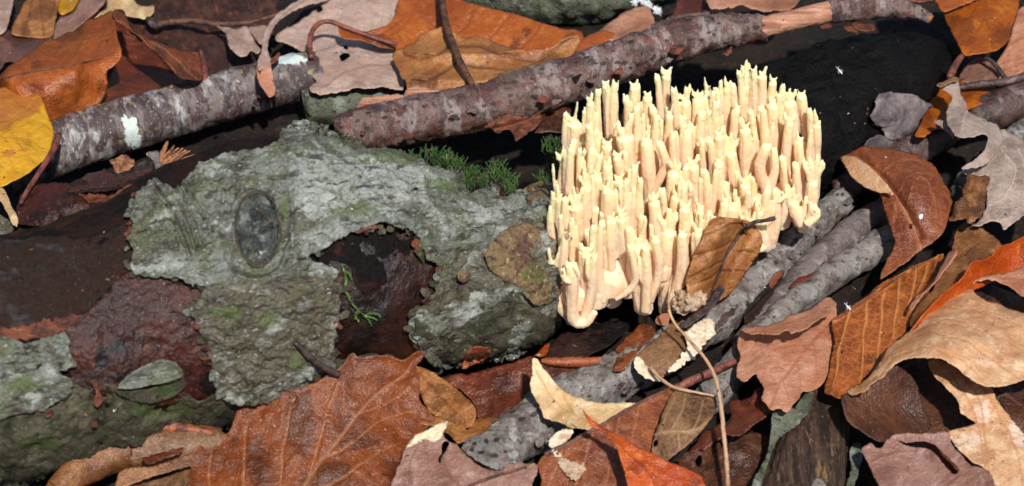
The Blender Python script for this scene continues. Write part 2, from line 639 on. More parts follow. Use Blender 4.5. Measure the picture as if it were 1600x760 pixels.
layered('fresh_fibre', S(150, 100, 66), [(S(96, 56, 36), 0.05, 0.45, 0.6, (1, 1, 4)), (S(196, 160, 128), 0.12, 0.55, 0.7, (1, 3, 3), 0.8)], 0.6, 0.3, [(0.2, 3)])
layered('reddish_wood', S(112, 60, 38), [(S(70, 36, 26), 0.04, 0.45, 0.6), (S(150, 92, 62), 0.1, 0.55, 0.7, (0.4, 3, 3), 0.8), (S(40, 24, 20), 0.2, 0.6, 0.7, (0.4, 3, 3), 0.7)], 0.5, 0.4, [(0.06, 4), (0.3, 2, (0.3, 3, 3))])
BL = [(S(120, 123, 115), 0.009, 0.42, 0.58), (S(88, 92, 62), 0.016, 0.47, 0.62, None, 0.85), (S(70, 62, 50), 0.03, 0.52, 0.64, None, 0.85), (S(172, 176, 168), 0.022, 0.52, 0.68, (0.8, 1.2, 1.2, 20), 0.65),
      (S(66, 84, 36), 0.045, 0.60, 0.70, None, 0.8), (S(42, 37, 31), 0.055, 0.54, 0.63, (0.5, 1.6, 1.6, 20), 0.85), (S(190, 194, 186), 0.22, 0.58, 0.70, (0.6, 1.5, 1.5, 20), 0.6), (S(36, 32, 28), 0.35, 0.57, 0.68, (0.5, 1.5, 1.5, 20), 0.6)]
layered('lichen_bark', S(92, 91, 80), BL, 0.37, 0.5, [(0.04, 6), (0.12, 4.5, (0.4, 1.6, 1.6, 20)), (0.45, 1.5)], mark=S(78, 92, 44), tone=S(84, 72, 54), zone=S(156, 160, 154), mk_soft=2.6, mk_a=0.75, rvar=0.22)
layered('brown_bark', S(66, 60, 46), [(S(96, 90, 70), 0.014, 0.46, 0.62), (S(50, 52, 30), 0.03, 0.5, 0.64), (S(38, 32, 26), 0.05, 0.52, 0.66, None, 0.8), (S(128, 122, 104), 0.12, 0.58, 0.7, None, 0.6), (S(40, 34, 29), 0.3, 0.58, 0.7, None, 0.6)],
        0.62, 0.35, [(0.04, 8), (0.16, 5), (0.5, 2)], mark=S(60, 76, 30), mk_soft=2.6, mk_a=0.75)  # brown darkened further: grazing-light dimness of the lower log put into the colour
layered('knot_wood', S(70, 74, 70), [(S(38, 41, 40), 0.03, 0.46, 0.60), (S(124, 128, 120), 0.04, 0.53, 0.66, None, 0.85), (S(92, 84, 66), 0.05, 0.58, 0.68, None, 0.7), (S(34, 36, 36), 0.14, 0.54, 0.66, None, 0.8), (S(92, 100, 66), 0.05, 0.62, 0.7, None, 0.7)], 0.6, 0.4, [(0.1, 4), (0.35, 2.5)])
layered('corky_bark', S(120, 98, 68), [(S(86, 60, 50), 0.025, 0.46, 0.6), (S(84, 92, 40), 0.03, 0.55, 0.68, None, 0.8), (S(170, 142, 104), 0.09, 0.57, 0.68, None, 0.8), (S(50, 38, 32), 0.12, 0.52, 0.64, None, 0.8), (S(34, 27, 24), 0.4, 0.58, 0.7, None, 0.6)], 0.62, 0.35, [(0.07, 7), (0.25, 3)])
G_ = (1.0, 0.22, 0.22, 24)
layered('grey_branch', S(112, 100, 98), [(S(72, 56, 58), 0.045, 0.42, 0.56, (0.8, 0.4, 0.4, 24)), (S(184, 182, 180), 0.045, 0.52, 0.70, (1, 0.45, 0.45, 24), 0.8), (S(70, 42, 42), 0.04, 0.55, 0.64, (1, 0.5, 0.5, 24), 0.85), (S(140, 138, 84), 0.06, 0.58, 0.68, None, 0.75), (S(158, 104, 88), 0.05, 0.66, 0.72, None, 0.8),
                                      (S(48, 44, 42), 0.12, 0.52, 0.66, (1, 0.4, 0.4, 24), 0.75), (S(200, 200, 196), 0.25, 0.58, 0.72, (1, 0.5, 0.5, 24), 0.5)], 0.45, 0.45, [(0.05, 5, G_), (0.2, 3.5, G_), (0.5, 1)], mark=S(206, 218, 212))
R_ = (1.0, 0.4, 0.4, 17)
layered('red_branch', S(112, 88, 80), [(S(84, 56, 48), 0.018, 0.46, 0.60), (S(148, 132, 128), 0.03, 0.52, 0.64, R_, 0.85), (S(104, 42, 34), 0.035, 0.57, 0.66, None, 0.75), (S(46, 40, 40), 0.05, 0.54, 0.64, None, 0.8), (S(58, 44, 42), 0.16, 0.52, 0.64, R_, 0.8), (S(184, 172, 166), 0.28, 0.60, 0.72, None, 0.55)],
        0.38, 0.5, [(0.05, 6), (0.16, 4, R_), (0.5, 1.6)], mark=S(40, 28, 24), mk_soft=0.4)
layered('mossy_log', S(98, 100, 84), [(S(62, 64, 50), 0.014, 0.44, 0.6), (S(138, 142, 132), 0.03, 0.52, 0.66, None, 0.8), (S(86, 96, 56), 0.05, 0.56, 0.68, None, 0.8), (S(40, 38, 34), 0.1, 0.54, 0.66, None, 0.8)], 0.75, 0.3, [(0.05, 9), (0.2, 4)])
layered('twig_bark', S(120, 113, 108), [(S(84, 73, 68), 0.022, 0.46, 0.62), (S(154, 151, 146), 0.04, 0.52, 0.68, None, 0.75), (S(130, 138, 108), 0.03, 0.60, 0.72, None, 0.6), (S(98, 66, 52), 0.03, 0.60, 0.68, None, 0.7), (S(66, 58, 53), 0.10, 0.55, 0.62, None, 0.8), (S(190, 190, 184), 0.4, 0.6, 0.7, None, 0.5)],
        0.55, 0.4, [(0.07, 4), (0.3, 2)], mark=S(40, 33, 31), mk_soft=0.4)
layered('twig_bark_dull', S(112, 100, 98), [(S(86, 74, 72), 0.03, 0.44, 0.6), (S(140, 130, 126), 0.06, 0.54, 0.66, None, 0.8), (S(66, 58, 56), 0.16, 0.54, 0.66, None, 0.7)], 0.6, 0.35, [(0.07, 4), (0.3, 2)], mark=S(40, 33, 31), mk_soft=0.4)
layered('dark_branch', S(76, 56, 50), [(S(46, 32, 30), 0.03, 0.45, 0.6), (S(120, 100, 98), 0.04, 0.54, 0.68, None, 0.8), (S(98, 52, 38), 0.08, 0.58, 0.7, None, 0.7)], 0.42, 0.5, [(0.08, 4), (0.3, 1.5)], mark=S(30, 24, 22))
layered('bare_wood', S(176, 126, 100), [(S(140, 92, 70), 0.03, 0.45, 0.62, (0.25, 3, 3)), (S(206, 166, 142), 0.06, 0.54, 0.66, (0.2, 4, 4), 0.8), (S(92, 56, 42), 0.12, 0.60, 0.68, (0.15, 4, 4), 0.8)], 0.5, 0.4, [(0.1, 3, (0.15, 4, 4))])
layered('stump_wood', S(88, 64, 50), [(S(54, 38, 32), 0.025, 0.44, 0.6, (3, 0.3, 3)), (S(150, 118, 74), 0.03, 0.60, 0.68, (3, 0.3, 3), 0.9), (S(122, 100, 84), 0.08, 0.55, 0.66, (3, 0.3, 3), 0.8), (S(32, 24, 22), 0.1, 0.55, 0.64, (3, 0.25, 3), 0.9), (S(92, 104, 50), 0.06, 0.68, 0.73, None, 0.8)],
        0.62, 0.35, [(0.07, 8, (3, 0.25, 3)), (0.25, 4, (3, 0.25, 3))])
layered('stalk_red', S(120, 66, 54), [(S(84, 44, 38), 0.05, 0.45, 0.6), (S(156, 108, 92), 0.15, 0.56, 0.7, None, 0.6)], 0.42, 0.5, [(0.2, 1.5)])
layered('stalk_brown', S(92, 62, 46), [(S(56, 38, 32), 0.06, 0.45, 0.6), (S(136, 100, 76), 0.15, 0.56, 0.7, None, 0.6)], 0.6, 0.35, [(0.2, 2)])
layered('stalk_pale', S(182, 146, 112), [(S(140, 104, 80), 0.03, 0.48, 0.62), (S(206, 180, 150), 0.15, 0.55, 0.7, None, 0.6)], 0.5, 0.4, [(0.2, 1)])
layered('stalk_dark', S(66, 50, 46), [(S(40, 32, 32), 0.06, 0.45, 0.6), (S(104, 90, 88), 0.15, 0.56, 0.7, None, 0.6)], 0.6, 0.35, [(0.2, 2)])
layered('stalk_orange', S(138, 70, 34), [(S(84, 40, 24), 0.05, 0.46, 0.6), (S(180, 112, 64), 0.12, 0.58, 0.7, None, 0.7)], 0.4, 0.5, [(0.2, 2)])
layered('moss_green', S(52, 80, 26), [(S(34, 54, 20), 0.03, 0.42, 0.6), (S(84, 66, 34), 0.05, 0.60, 0.70), (S(112, 144, 60), 0.1, 0.62, 0.74)], 0.5, 0.4)
layered('moss_bright', S(92, 122, 54), [(S(62, 92, 36), 0.05, 0.45, 0.6), (S(160, 186, 120), 0.12, 0.58, 0.7)], 0.5, 0.4)
layered('coral_flesh', S(241, 204, 168), [(S(246, 212, 178), 0.012, 0.42, 0.6), (S(234, 188, 152), 0.03, 0.56, 0.72, None, 0.6), (S(242, 186, 116), 0.05, 0.68, 0.76, None, 0.6)], 0.45, 0.4, [(0.12, 1.8, (2.5, 2.5, 0.4)), (0.5, 0.6)], tip=S(249, 232, 178), sss=0.45, mark=S(122, 84, 74), mk_soft=0.5, mk_a=0.8)
layered('coral_base', S(214, 180, 158), [(S(176, 140, 122), 0.03, 0.45, 0.6), (S(120, 92, 82), 0.05, 0.62, 0.72, None, 0.8)], 0.5, 0.3, [(0.08, 4), (0.3, 1.5)], sss=0.15)
layered('pale_crust', S(230, 212, 184), [(S(206, 172, 136), 0.04, 0.50, 0.64), (S(240, 228, 206), 0.12, 0.52, 0.68)], 0.75, 0.2, [(0.12, 5), (0.5, 2)])
layered('crumb_crust', S(206, 176, 146), [(S(178, 136, 108), 0.05, 0.5, 0.64), (S(226, 206, 180), 0.1, 0.52, 0.66), (S(134, 96, 76), 0.2, 0.6, 0.68, None, 0.8)], 0.8, 0.2, [(0.12, 7), (0.4, 3)])
layered('white_speck', S(226, 226, 232), (), 0.5, 0.4)

leafmat('leaf_russet', S(142, 78, 44), S(110, 54, 34), S(164, 98, 58), S(168, 112, 80), 0.42)
leafmat('leaf_big_brown', S(134, 68, 26), S(104, 52, 22), S(78, 42, 24), S(166, 112, 72), 0.36, spots=0.70, spec=0.4, cell=0.3, neta=0.08, speck=0.1)
leafmat('leaf_orange', S(176, 96, 36), S(146, 72, 28), S(192, 116, 52), S(140, 70, 34), 0.36)
leafmat('leaf_ribbed', S(168, 92, 40), S(132, 68, 30), S(184, 110, 54), S(216, 150, 92), 0.36)
leafmat('leaf_bright_orange', S(206, 92, 22), S(178, 72, 16), S(222, 120, 40), S(150, 62, 22), 0.34, spots=0.72, transl=0.2)
leafmat('leaf_gold', S(198, 112, 22), S(160, 78, 16), S(214, 134, 34), S(140, 74, 20), 0.38, spots=0.68, transl=0.25)
leafmat('leaf_tan', S(184, 128, 78), S(154, 98, 54), S(204, 154, 104), S(88, 50, 26), 0.44)
leafmat('leaf_pink_tan', S(196, 144, 118), S(178, 118, 88), S(208, 164, 140), S(160, 98, 72), 0.42, spots=0.63, pale=True)
leafmat('leaf_pale_pink', S(190, 164, 152), S(172, 142, 128), S(206, 184, 172), S(138, 106, 94), 0.55, spots=0.67, pale=True)
leafmat('leaf_beige', S(212, 172, 132), S(190, 138, 98), S(232, 206, 170), S(188, 120, 72), 0.42, spots=0.68, mark=S(226, 210, 192), pale=True, mk_soft=2.4, mk_a=0.6)
leafmat('leaf_cream', S(222, 200, 158), S(204, 166, 118), S(232, 218, 184), S(186, 140, 84), 0.5, spots=0.68, pale=True)
leafmat('leaf_grey', S(168, 150, 140), S(144, 124, 114), S(186, 172, 162), S(196, 176, 160), 0.6, spots=0.62, pale=True)
leafmat('leaf_grey_dull', S(124, 112, 114), S(96, 86, 90), S(148, 138, 138), S(84, 76, 78), 0.6, pale=True)
leafmat('leaf_mauve', S(156, 120, 108), S(136, 96, 82), S(182, 152, 146), S(120, 82, 70), 0.40, mark=S(238, 222, 184), pale=True)
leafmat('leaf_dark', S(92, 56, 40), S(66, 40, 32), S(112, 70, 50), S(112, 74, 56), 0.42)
leafmat('leaf_dark_red', S(112, 54, 36), S(80, 38, 28), S(134, 70, 48), S(92, 50, 40), 0.36)
leafmat('leaf_purple_brown', S(120, 82, 76), S(90, 60, 56), S(144, 108, 100), S(84, 56, 52), 0.5)
leafmat('leaf_blotchy', S(150, 102, 62), S(104, 64, 40), S(182, 134, 92), S(120, 80, 60), 0.44, spots=0.58)
leafmat('leaf_umber', S(136, 102, 74), S(112, 80, 58), S(154, 120, 90), S(176, 142, 108), 0.5)
leafmat('leaf_yellow', S(226, 176, 42), S(214, 156, 30), S(236, 192, 64), S(200, 146, 40), 0.40, spot=S(166, 100, 40), spots=0.65, mark=S(178, 106, 48), transl=0.2)
layered('leaf_rotten', S(70, 38, 28), [(S(46, 26, 22), 0.02, 0.42, 0.6), (S(112, 62, 38), 0.06, 0.56, 0.68, (2.4, 0.6, 1, 30), 0.8), (S(34, 22, 22), 0.05, 0.56, 0.66, None, 0.8), (S(126, 76, 48), 0.25, 0.62, 0.7, (2.4, 0.6, 1, 30), 0.6)], 0.55, 0.4, [(0.05, 7), (0.2, 4, (2, .6, 1, 30)), (0.6, 1.5)])

# ------------------------------------------------------------------ ground
g = np.concatenate([-np.geomspace(900, 450000, 26)[::-1], np.arange(-880, 881, 14.0), np.geomspace(900, 450000, 26)])
gx, gy = np.meshgrid(g * 1.15, g * 1.15 + 80)
P = np.column_stack([gx.ravel(), gy.ravel()])
near = np.clip(1.3 - np.hypot(P[:, 0], P[:, 1]) / 1100, 0, 1)
z = near * (9 * fbm(np.column_stack([P * 0.012, np.zeros(len(P))]), 5, 0.6)) - 14
n = len(g)
F = [[j * n + i, j * n + i + 1, (j + 1) * n + i + 1, (j + 1) * n + i] for j in range(n - 1) for i in range(n - 1)]
tag(mesh('ground', np.column_stack([P, z]), F, 'humus', None, None, (0, 0, 0)), kind='structure')

# ------------------------------------------------------------------ the rotting log
STA = [(-320, 640, 125, 180), (0, 562, 130, 184), (120, 536, 135, 184), (210, 505, 140, 186), (320, 462, 148, 202), (430, 424, 150, 208), (560, 416, 138, 186), (680, 420, 112, 152),
       (780, 424, 92, 126), (870, 398, 62, 106), (1000, 318, 38, 104), (1200, 232, 42, 126), (1310, 178, 44, 124), (1390, 138, 44, 104), (1440, 112, 42, 76), (1478, 96, 40, 42), (1494, 88, 38, 18)]
C_ = smooth(STA, 9)
AX = at_h(C_[:, :2], C_[:, 2]); AR = C_[:, 3].copy()
V0, N0, T0 = tube_pts(AX, AR, 96)
F0 = tube_faces(len(AX), 96, False)
CORE = BVHTree.FromPolygons([Vector(v) for v in V0], F0)

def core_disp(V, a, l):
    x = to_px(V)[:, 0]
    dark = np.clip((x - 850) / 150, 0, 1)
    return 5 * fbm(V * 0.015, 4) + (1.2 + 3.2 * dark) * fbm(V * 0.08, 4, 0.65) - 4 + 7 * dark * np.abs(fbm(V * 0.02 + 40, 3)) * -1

LOG = empty('rotting_log', 'big rotting log with peeling lichen-grey bark and dark wet wood behind the coral fungus', 'log', at_h([(430, 424)], [0])[0])
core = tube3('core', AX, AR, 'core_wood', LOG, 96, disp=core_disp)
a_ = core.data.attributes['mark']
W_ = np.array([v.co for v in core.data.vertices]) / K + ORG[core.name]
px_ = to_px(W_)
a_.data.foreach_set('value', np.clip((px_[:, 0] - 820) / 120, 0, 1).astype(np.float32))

def on_log(off=6.0, lift=0.0, liftw=14.0, outline=None):
    """surface lying on the log, `off` proud of it, its rim lifted"""
    def f(P):
        t = cast(P)
        d = rays(P)
        dl = np.linalg.norm(d, axis=1)
        u = d / dl[:, None]
        ok = np.isfinite(t)
        tt = t.copy()
        if (~ok).any():
            if not ok.any():
                for s_ in range(1, 40):
                    t = cast(P + np.array([0, 4.0 * s_]))
                    if not np.isfinite(t).any(): t = cast(P - np.array([0, 4.0 * s_]))
                    ok = np.isfinite(t)
                    if ok.any(): break
                tt = t.copy()
            src = np.where(ok)[0]
            for i in np.where(~ok)[0]:
                j = src[((P[src] - P[i]) ** 2).sum(1).argmin()]
                tt[i] = t[j] + 0.25 * np.hypot(*(P[i] - P[j]))
        X = CP + u * tt[:, None]
        # radial direction of the log
        j = np.array([((AX - x) ** 2).sum(1).argmin() for x in X[:: 1]])
        nr = X - AX[j]
        nr /= np.linalg.norm(nr, axis=1, keepdims=True)
        c = np.maximum(-(nr * u).sum(1), 0.42)
        o = np.full(len(P), off)
        if lift and outline is not None:
            e = seg_dist(P, outline, True)
            o = o + lift * np.exp(-e / liftw)
        return X - u * (o / c)[:, None]
    return f

KC = np.array([403.0, 358.0])
GRO = [smooth(g_, 6) for g_ in ([(250, 282), (272, 310), (292, 350), (306, 392)], [(262, 282), (284, 312), (302, 350), (316, 388)], [(240, 290), (262, 322), (280, 360), (296, 400)], [(280, 285), (300, 310), (318, 340), (332, 362)],
                                [(345, 345), (352, 300), (378, 282), (412, 285), (440, 305)], [(352, 398), (366, 424), (400, 436), (436, 420), (450, 380)], [(300, 300), (340, 296), (372, 300)], [(452, 300), (458, 340), (456, 385)])]
def flaky(P, s, steps=3.0, amp=2.2, ang=20, seed=0.0, ax=0.55):
    c, n_ = math.cos(math.radians(ang)), math.sin(math.radians(ang))
    u = P[:, 0] * c - P[:, 1] * n_; w = P[:, 0] * n_ + P[:, 1] * c
    f = fbm(np.column_stack([u * s * ax, w * s, np.full(len(P), seed)]), 4, 0.55) * steps
    t = f - np.floor(f)
    return (np.floor(f) + np.clip((t - 0.0) / 0.22, 0, 1)) * amp
def fissures(P, s, depth=4.0, width=0.07, ang=20, seed=0.0, ax=0.4):
    c, n_ = math.cos(math.radians(ang)), math.sin(math.radians(ang))
    u = P[:, 0] * c - P[:, 1] * n_; w = P[:, 0] * n_ + P[:, 1] * c
    f = fbm(np.column_stack([u * s * ax, w * s, np.full(len(P), seed + 50)]), 4, 0.5)
    g_ = np.clip(vnoise(np.column_stack([P * 0.02, np.full(len(P), seed)])) + 0.55, 0, 1)
    return -depth * np.exp(-(f / width) ** 2) * g_
def bark_lump(P, e):
    k = np.hypot((P[:, 0] - KC[0]) / 36, (P[:, 1] - KC[1]) / 60)
    v = 7.0 * np.exp(-((k - 1.12) / 0.16) ** 2) - 9 * (k < 1.0) * np.clip((1.0 - k) * 5, 0, 1)
    for g_ in GRO:
        v = v - 6.0 * np.exp(-(seg_dist(P, g_) / 2.8) ** 2) + 3.0 * np.exp(-((seg_dist(P, g_) - 6.5) / 3.5) ** 2)
    # long wavy ridges of the bark, running up from the knot to the right
    q = np.column_stack([(P[:, 0] * 0.87 + P[:, 1] * 0.5) * 0.016, (P[:, 1] * 0.87 - P[:, 0] * 0.5) * 0.05, np.full(len(P), 4.0)])
    v = v + 3.5 * (1 - np.abs(fbm(q, 3)) * 1.6) * np.clip(k - 1.0, 0, 1)
    q2 = np.column_stack([P[:, 0] * 0.03, P[:, 1] * 0.075, np.full(len(P), 9.0)])
    o = np.clip((k - 1.0) * 3, 0, 1)
    v = v + 1.8 * np.sin(k * 21 + vnoise(np.column_stack([P * .03, np.zeros(len(P))])) * 2) * np.exp(-np.maximum(k - 1.15, 0) / 0.55) * (k > 1.0)
    return v + o * (1.2 * (1 - np.abs(vnoise(q2)) * 2) + flaky(P, 0.030, 3, 1.9) + flaky(P, 0.085, 2.5, 0.8, 35, 3.0) + fissures(P, 0.045) + fissures(P, 0.10, 2.2, 0.08, 70, 8.0))
def plain_lump(P, e):
    q = np.column_stack([P[:, 0] * 0.018, P[:, 1] * 0.05, np.full(len(P), 2.0)])
    return 1.6 * (1 - np.abs(fbm(q, 3)) * 1.6) + flaky(P, 0.032, 3, 1.7, 18, 5.0) + flaky(P, 0.09, 2.5, 0.8, 40, 7.0) + fissures(P, 0.05, 4, 0.07, 18, 2.0)

MAIN = [(222, 292), (245, 279), (262, 290), (274, 291), (300, 268), (328, 247), (345, 241), (380, 240), (414, 234), (434, 222), (441, 203), (458, 190), (486, 190), (508, 198), (528, 210), (552, 216), (579, 231), (610, 236), (651, 246), (664, 262), (690, 263), (716, 264), (727, 275), (731, 300), (752, 292), (778, 287), (786, 303),
        (822, 294), (850, 286), (885, 285), (890, 340), (880, 420), (872, 480), (862, 520), (822, 553), (764, 566), (733, 570), (713, 577), (685, 572), (665, 558), (648, 531), (645, 507), (652, 490), (667, 474), (684, 446), (690, 426), (675, 412), (661, 400), (655, 384), (648, 366), (625, 360), (600, 355), (575, 356), (553, 361), (531, 373), (505, 392), (484, 401), (496, 412), (522, 420), (530, 440), (530, 500), (522, 545),
        (520, 590), (470, 610), (400, 626), (345, 622), (336, 598), (331, 566), (318, 534), (305, 503), (298, 486), (314, 463), (318, 449), (298, 444), (267, 434), (235, 434), (212, 430), (205, 418), (207, 397), (199, 377), (208, 353), (205, 329), (211, 308)]
patch('bark_plate', MAIN, 0, 'lichen_bark', LOG, sp=2.2, thick=5, jag=2.0, jagf=0.12, amp=2.6, ampf=0.018, fine=1.2, finef=0.12, surf=on_log(8, 3, 14, MAIN), lump=bark_lump, seed=11, zone=[[(452, 250), (500, 232), (600, 252), (700, 272), (716, 292), (640, 300), (560, 316), (490, 350), (456, 320)], (330, 270, 24, 10), (240, 420, 20, 12), (470, 210, 20, 12), (590, 330, 30, 12), (760, 330, 40, 14)],
      tone=[[(300, 450), (360, 440), (430, 440), (500, 420), (540, 440), (540, 600), (400, 640), (330, 620), (290, 500)], (760, 420, 60, 40), (690, 470, 40, 30)],
      marks=[(350, 490, 26, 12), (420, 500, 20, 10), (470, 560, 20, 16), (600, 250, 40, 8), (690, 290, 30, 10), (560, 330, 40, 8), (444, 325, 8, 16), (640, 440, 10, 14)])
LOW = [(-30, 640), (20, 630), (60, 640), (90, 630), (113, 602), (140, 610), (165, 600), (190, 608), (215, 622), (250, 624), (285, 616), (310, 620), (345, 612), (400, 612), (470, 596), (540, 560), (620, 560), (640, 600), (520, 640), (420, 662), (340, 674), (250, 684), (160, 706), (100, 730), (40, 765), (-30, 800)]
patch('bark_plate', LOW, 0, 'brown_bark', LOG, sp=3.2, thick=5, jag=1.5, amp=3, fine=2.0, finef=0.07, surf=on_log(3, 2, 12, LOW), lump=plain_lump, marks=[(250, 640, 50, 14), (60, 690, 30, 14)])
LP = [(-30, 524), (10, 528), (45, 536), (62, 530), (84, 524), (106, 524), (110, 551), (121, 572), (104, 578), (92, 581), (110, 592), (111, 616), (92, 628), (60, 642), (20, 650), (-30, 656)]
patch('bark_plate', LP, 0, 'lichen_bark', LOG, sp=2.8, thick=6, jag=1.6, amp=2.5, fine=2.0, finef=0.08, surf=on_log(8, 4, 10, LP), lump=plain_lump, marks=[(40, 600, 30, 12)])
EU = [(184, 606), (198, 590), (222, 574), (250, 563), (272, 566), (284, 578), (286, 588), (262, 598), (232, 603), (205, 608)]
patch('bark_plate', EU, 0, 'lichen_bark', LOG, sp=2.2, thick=4, jag=0.8, amp=1, fine=1.0, surf=on_log(14, 7, 9, EU))
EL = [(180, 612), (205, 612), (240, 607), (286, 592), (290, 604), (276, 618), (240, 630), (205, 626)]
patch('bark_plate', EL, 0, 'brown_bark', LOG, sp=2.2, thick=4, jag=0.8, amp=1, fine=1.0, surf=on_log(10, 2, 8, EL), marks=[(260, 612, 18, 8)])
RK = [(757, 398), (772, 376), (796, 356), (830, 344), (866, 345), (880, 380), (880, 430), (868, 468), (838, 478), (816, 458), (794, 442), (764, 420)]
patch('bark_plate', RK, 0, 'corky_bark', LOG, sp=2.5, thick=4, jag=1.6, amp=3, fine=2.6, finef=0.08, surf=on_log(15, -3, 8, RK))
RU_ = [(818, 296), (840, 284), (880, 284), (884, 330), (858, 342), (832, 330), (824, 314)]
patch('bark_plate', RU_, 0, 'corky_bark', LOG, sp=2.5, thick=4, jag=1.5, amp=2, fine=2.2, finef=0.09, surf=on_log(14, 1, 8, RU_))
RLb = [(650, 505), (662, 480), (690, 462), (720, 452), (760, 446), (800, 452), (820, 474), (850, 490), (866, 500), (858, 524), (820, 548), (764, 562), (716, 572), (688, 566), (668, 552), (652, 530)]
patch('bark_plate', RLb, 0, 'brown_bark', LOG, sp=2.6, thick=3, jag=1.4, amp=2.5, fine=2.0, finef=0.07, surf=on_log(11.5, -1, 10, RLb), lump=plain_lump)
LN = [(684, 372), (700, 358), (722, 355), (744, 360), (752, 372), (736, 384), (712, 388), (694, 384)]
patch('bark_plate', LN, 0, 'lichen_bark', LOG, sp=2.4, thick=2.5, jag=1.2, amp=1.2, fine=1.0, surf=on_log(14, -1, 6, LN))
WT = [(716, 426), (724, 421), (733, 424), (735, 433), (728, 441), (718, 438)]
patch('bark_wart', WT, 0, 'corky_bark', LOG, sp=2.0, thick=2.5, jag=0.6, amp=0.6, surf=on_log(15, -2, 4, WT))
# the healed branch scar
kn = [(KC[0] + 34 * math.cos(a), KC[1] + 57 * math.sin(a)) for a in np.linspace(0, 2 * math.pi, 14, endpoint=False)]
def ring_lump(P, e):
    k = np.hypot((P[:, 0] - KC[0]) / 34, (P[:, 1] - KC[1]) / 57)
    w = k + 0.10 * fbm(np.column_stack([P * 0.05, np.zeros(len(P))]), 3)
    cr = -7 * np.exp(-(seg_dist(P, [(388, 330), (398, 346), (396, 362), (404, 380), (402, 398)]) / 2.2) ** 2) - 5 * np.exp(-(seg_dist(P, [(396, 362), (412, 356), (424, 344)]) / 1.8) ** 2) - 5 * np.exp(-(seg_dist(P, [(380, 376), (394, 370), (404, 378)]) / 1.8) ** 2)
    return cr + flaky(P, 0.09, 3, 1.6, 80, 4.0) + 2.2 * np.sin(w * 17) * np.clip(k * 1.6 - 0.35, 0, 1) + 5 * (1 - k) + 6.0 * fbm(np.column_stack([P * 0.07, np.ones(len(P))]), 3) * np.clip(1.2 - k, 0, 1)
kno = patch('knot', kn, 0, 'knot_wood', LOG, sp=1.9, thick=4, jag=3.0, jagf=0.05, amp=0.8, surf=on_log(8.5), lump=ring_lump)
kno['label'] = 'oval grey knot with ringed scar'
rimo = [(KC[0] + 37 * math.cos(a), KC[1] + 61 * math.sin(a)) for a in np.linspace(0, 2 * math.pi, 18, endpoint=False)]
rimi = [(KC[0] + 33 * math.cos(a), KC[1] + 54 * math.sin(a) - 2) for a in np.linspace(0, 2 * math.pi, 16, endpoint=False)]
patch('knot_rim', rimo, 0, 'brown_bark', kno, sp=2.2, thick=3, jag=1.2, amp=1.0, fine=1.2, finef=0.1, holes=[rimi], surf=on_log(13.5))
inner = [(150, 470), (175, 432), (212, 425), (260, 432), (320, 445), (325, 470), (310, 500), (338, 560), (348, 620), (300, 628), (240, 632), (180, 620), (140, 615), (112, 610), (104, 560), (96, 520), (120, 490)]
ib = patch('inner_bark', inner, 0, 'inner_bark', LOG, sp=2.8, thick=3, jag=2.5, jagf=0.06, amp=3, fine=1.6, finef=0.06, surf=on_log(2.5, -2, 14, inner), marks=[(185, 540, 14, 10), (160, 560, 12, 18), (215, 590, 50, 8), (325, 600, 12, 22)])
ib['label'] = 'wet reddish inner bark laid bare'
felt = [(-30, 380), (20, 374), (70, 368), (120, 372), (170, 362), (212, 352), (216, 420), (180, 440), (155, 470), (125, 492), (60, 506), (-30, 512)]
fe = patch('decayed_wood', felt, 0, 'decayed_felt', LOG, sp=2.8, thick=4, jag=3, jagf=0.05, amp=4, fine=2.2, finef=0.1, surf=on_log(3, -3, 16, felt))
fe['label'] = 'soft felted grey-brown decayed wood'
st = [(-30, 512), (30, 508), (70, 500), (112, 490), (124, 498), (90, 520), (50, 530), (-30, 528)]
patch('wood_fibre', st, 0, 'reddish_wood', LOG, sp=2.6, thick=3, jag=2, amp=2, fine=1.5, surf=on_log(5, -3, 8, st))
hole = [(478, 396), (520, 372), (560, 350), (620, 350), (656, 366), (668, 396), (698, 420), (696, 450), (668, 486), (652, 520), (664, 560), (600, 580), (512, 580), (516, 500), (520, 425)]
hp = patch('inner_bark', hole, 0, 'rotten_wood_wet', LOG, sp=3, thick=2, jag=1, amp=3, fine=1.2, finef=0.05, surf=on_log(-3))
rim = [(553, 362), (562, 354), (586, 351), (590, 356), (575, 359), (560, 365)]
patch('bark_flake', rim, 0, 'reddish_wood', LOG, sp=2, thick=2, jag=1, amp=0.5, surf=on_log(14))
rf = [(722, 577), (728, 556), (738, 543), (752, 541), (766, 545), (762, 558), (746, 568)]
patch('bark_flake', rf, 0, 'stalk_orange', LOG, sp=2, thick=2, jag=1, amp=1, surf=on_log(16, 3, 6, rf))
for ch in ([(143, 596), (150, 594), (154, 612), (162, 624), (152, 637), (146, 630), (150, 614)], [(70, 645), (82, 640), (80, 650), (72, 653)], [(142, 664), (150, 660), (152, 667), (145, 669)]):
    patch('bark_flake', ch, 0, 'reddish_wood', LOG, sp=1.8, thick=1.5, jag=0.6, amp=0.6, surf=on_log(12, 3, 5, ch))

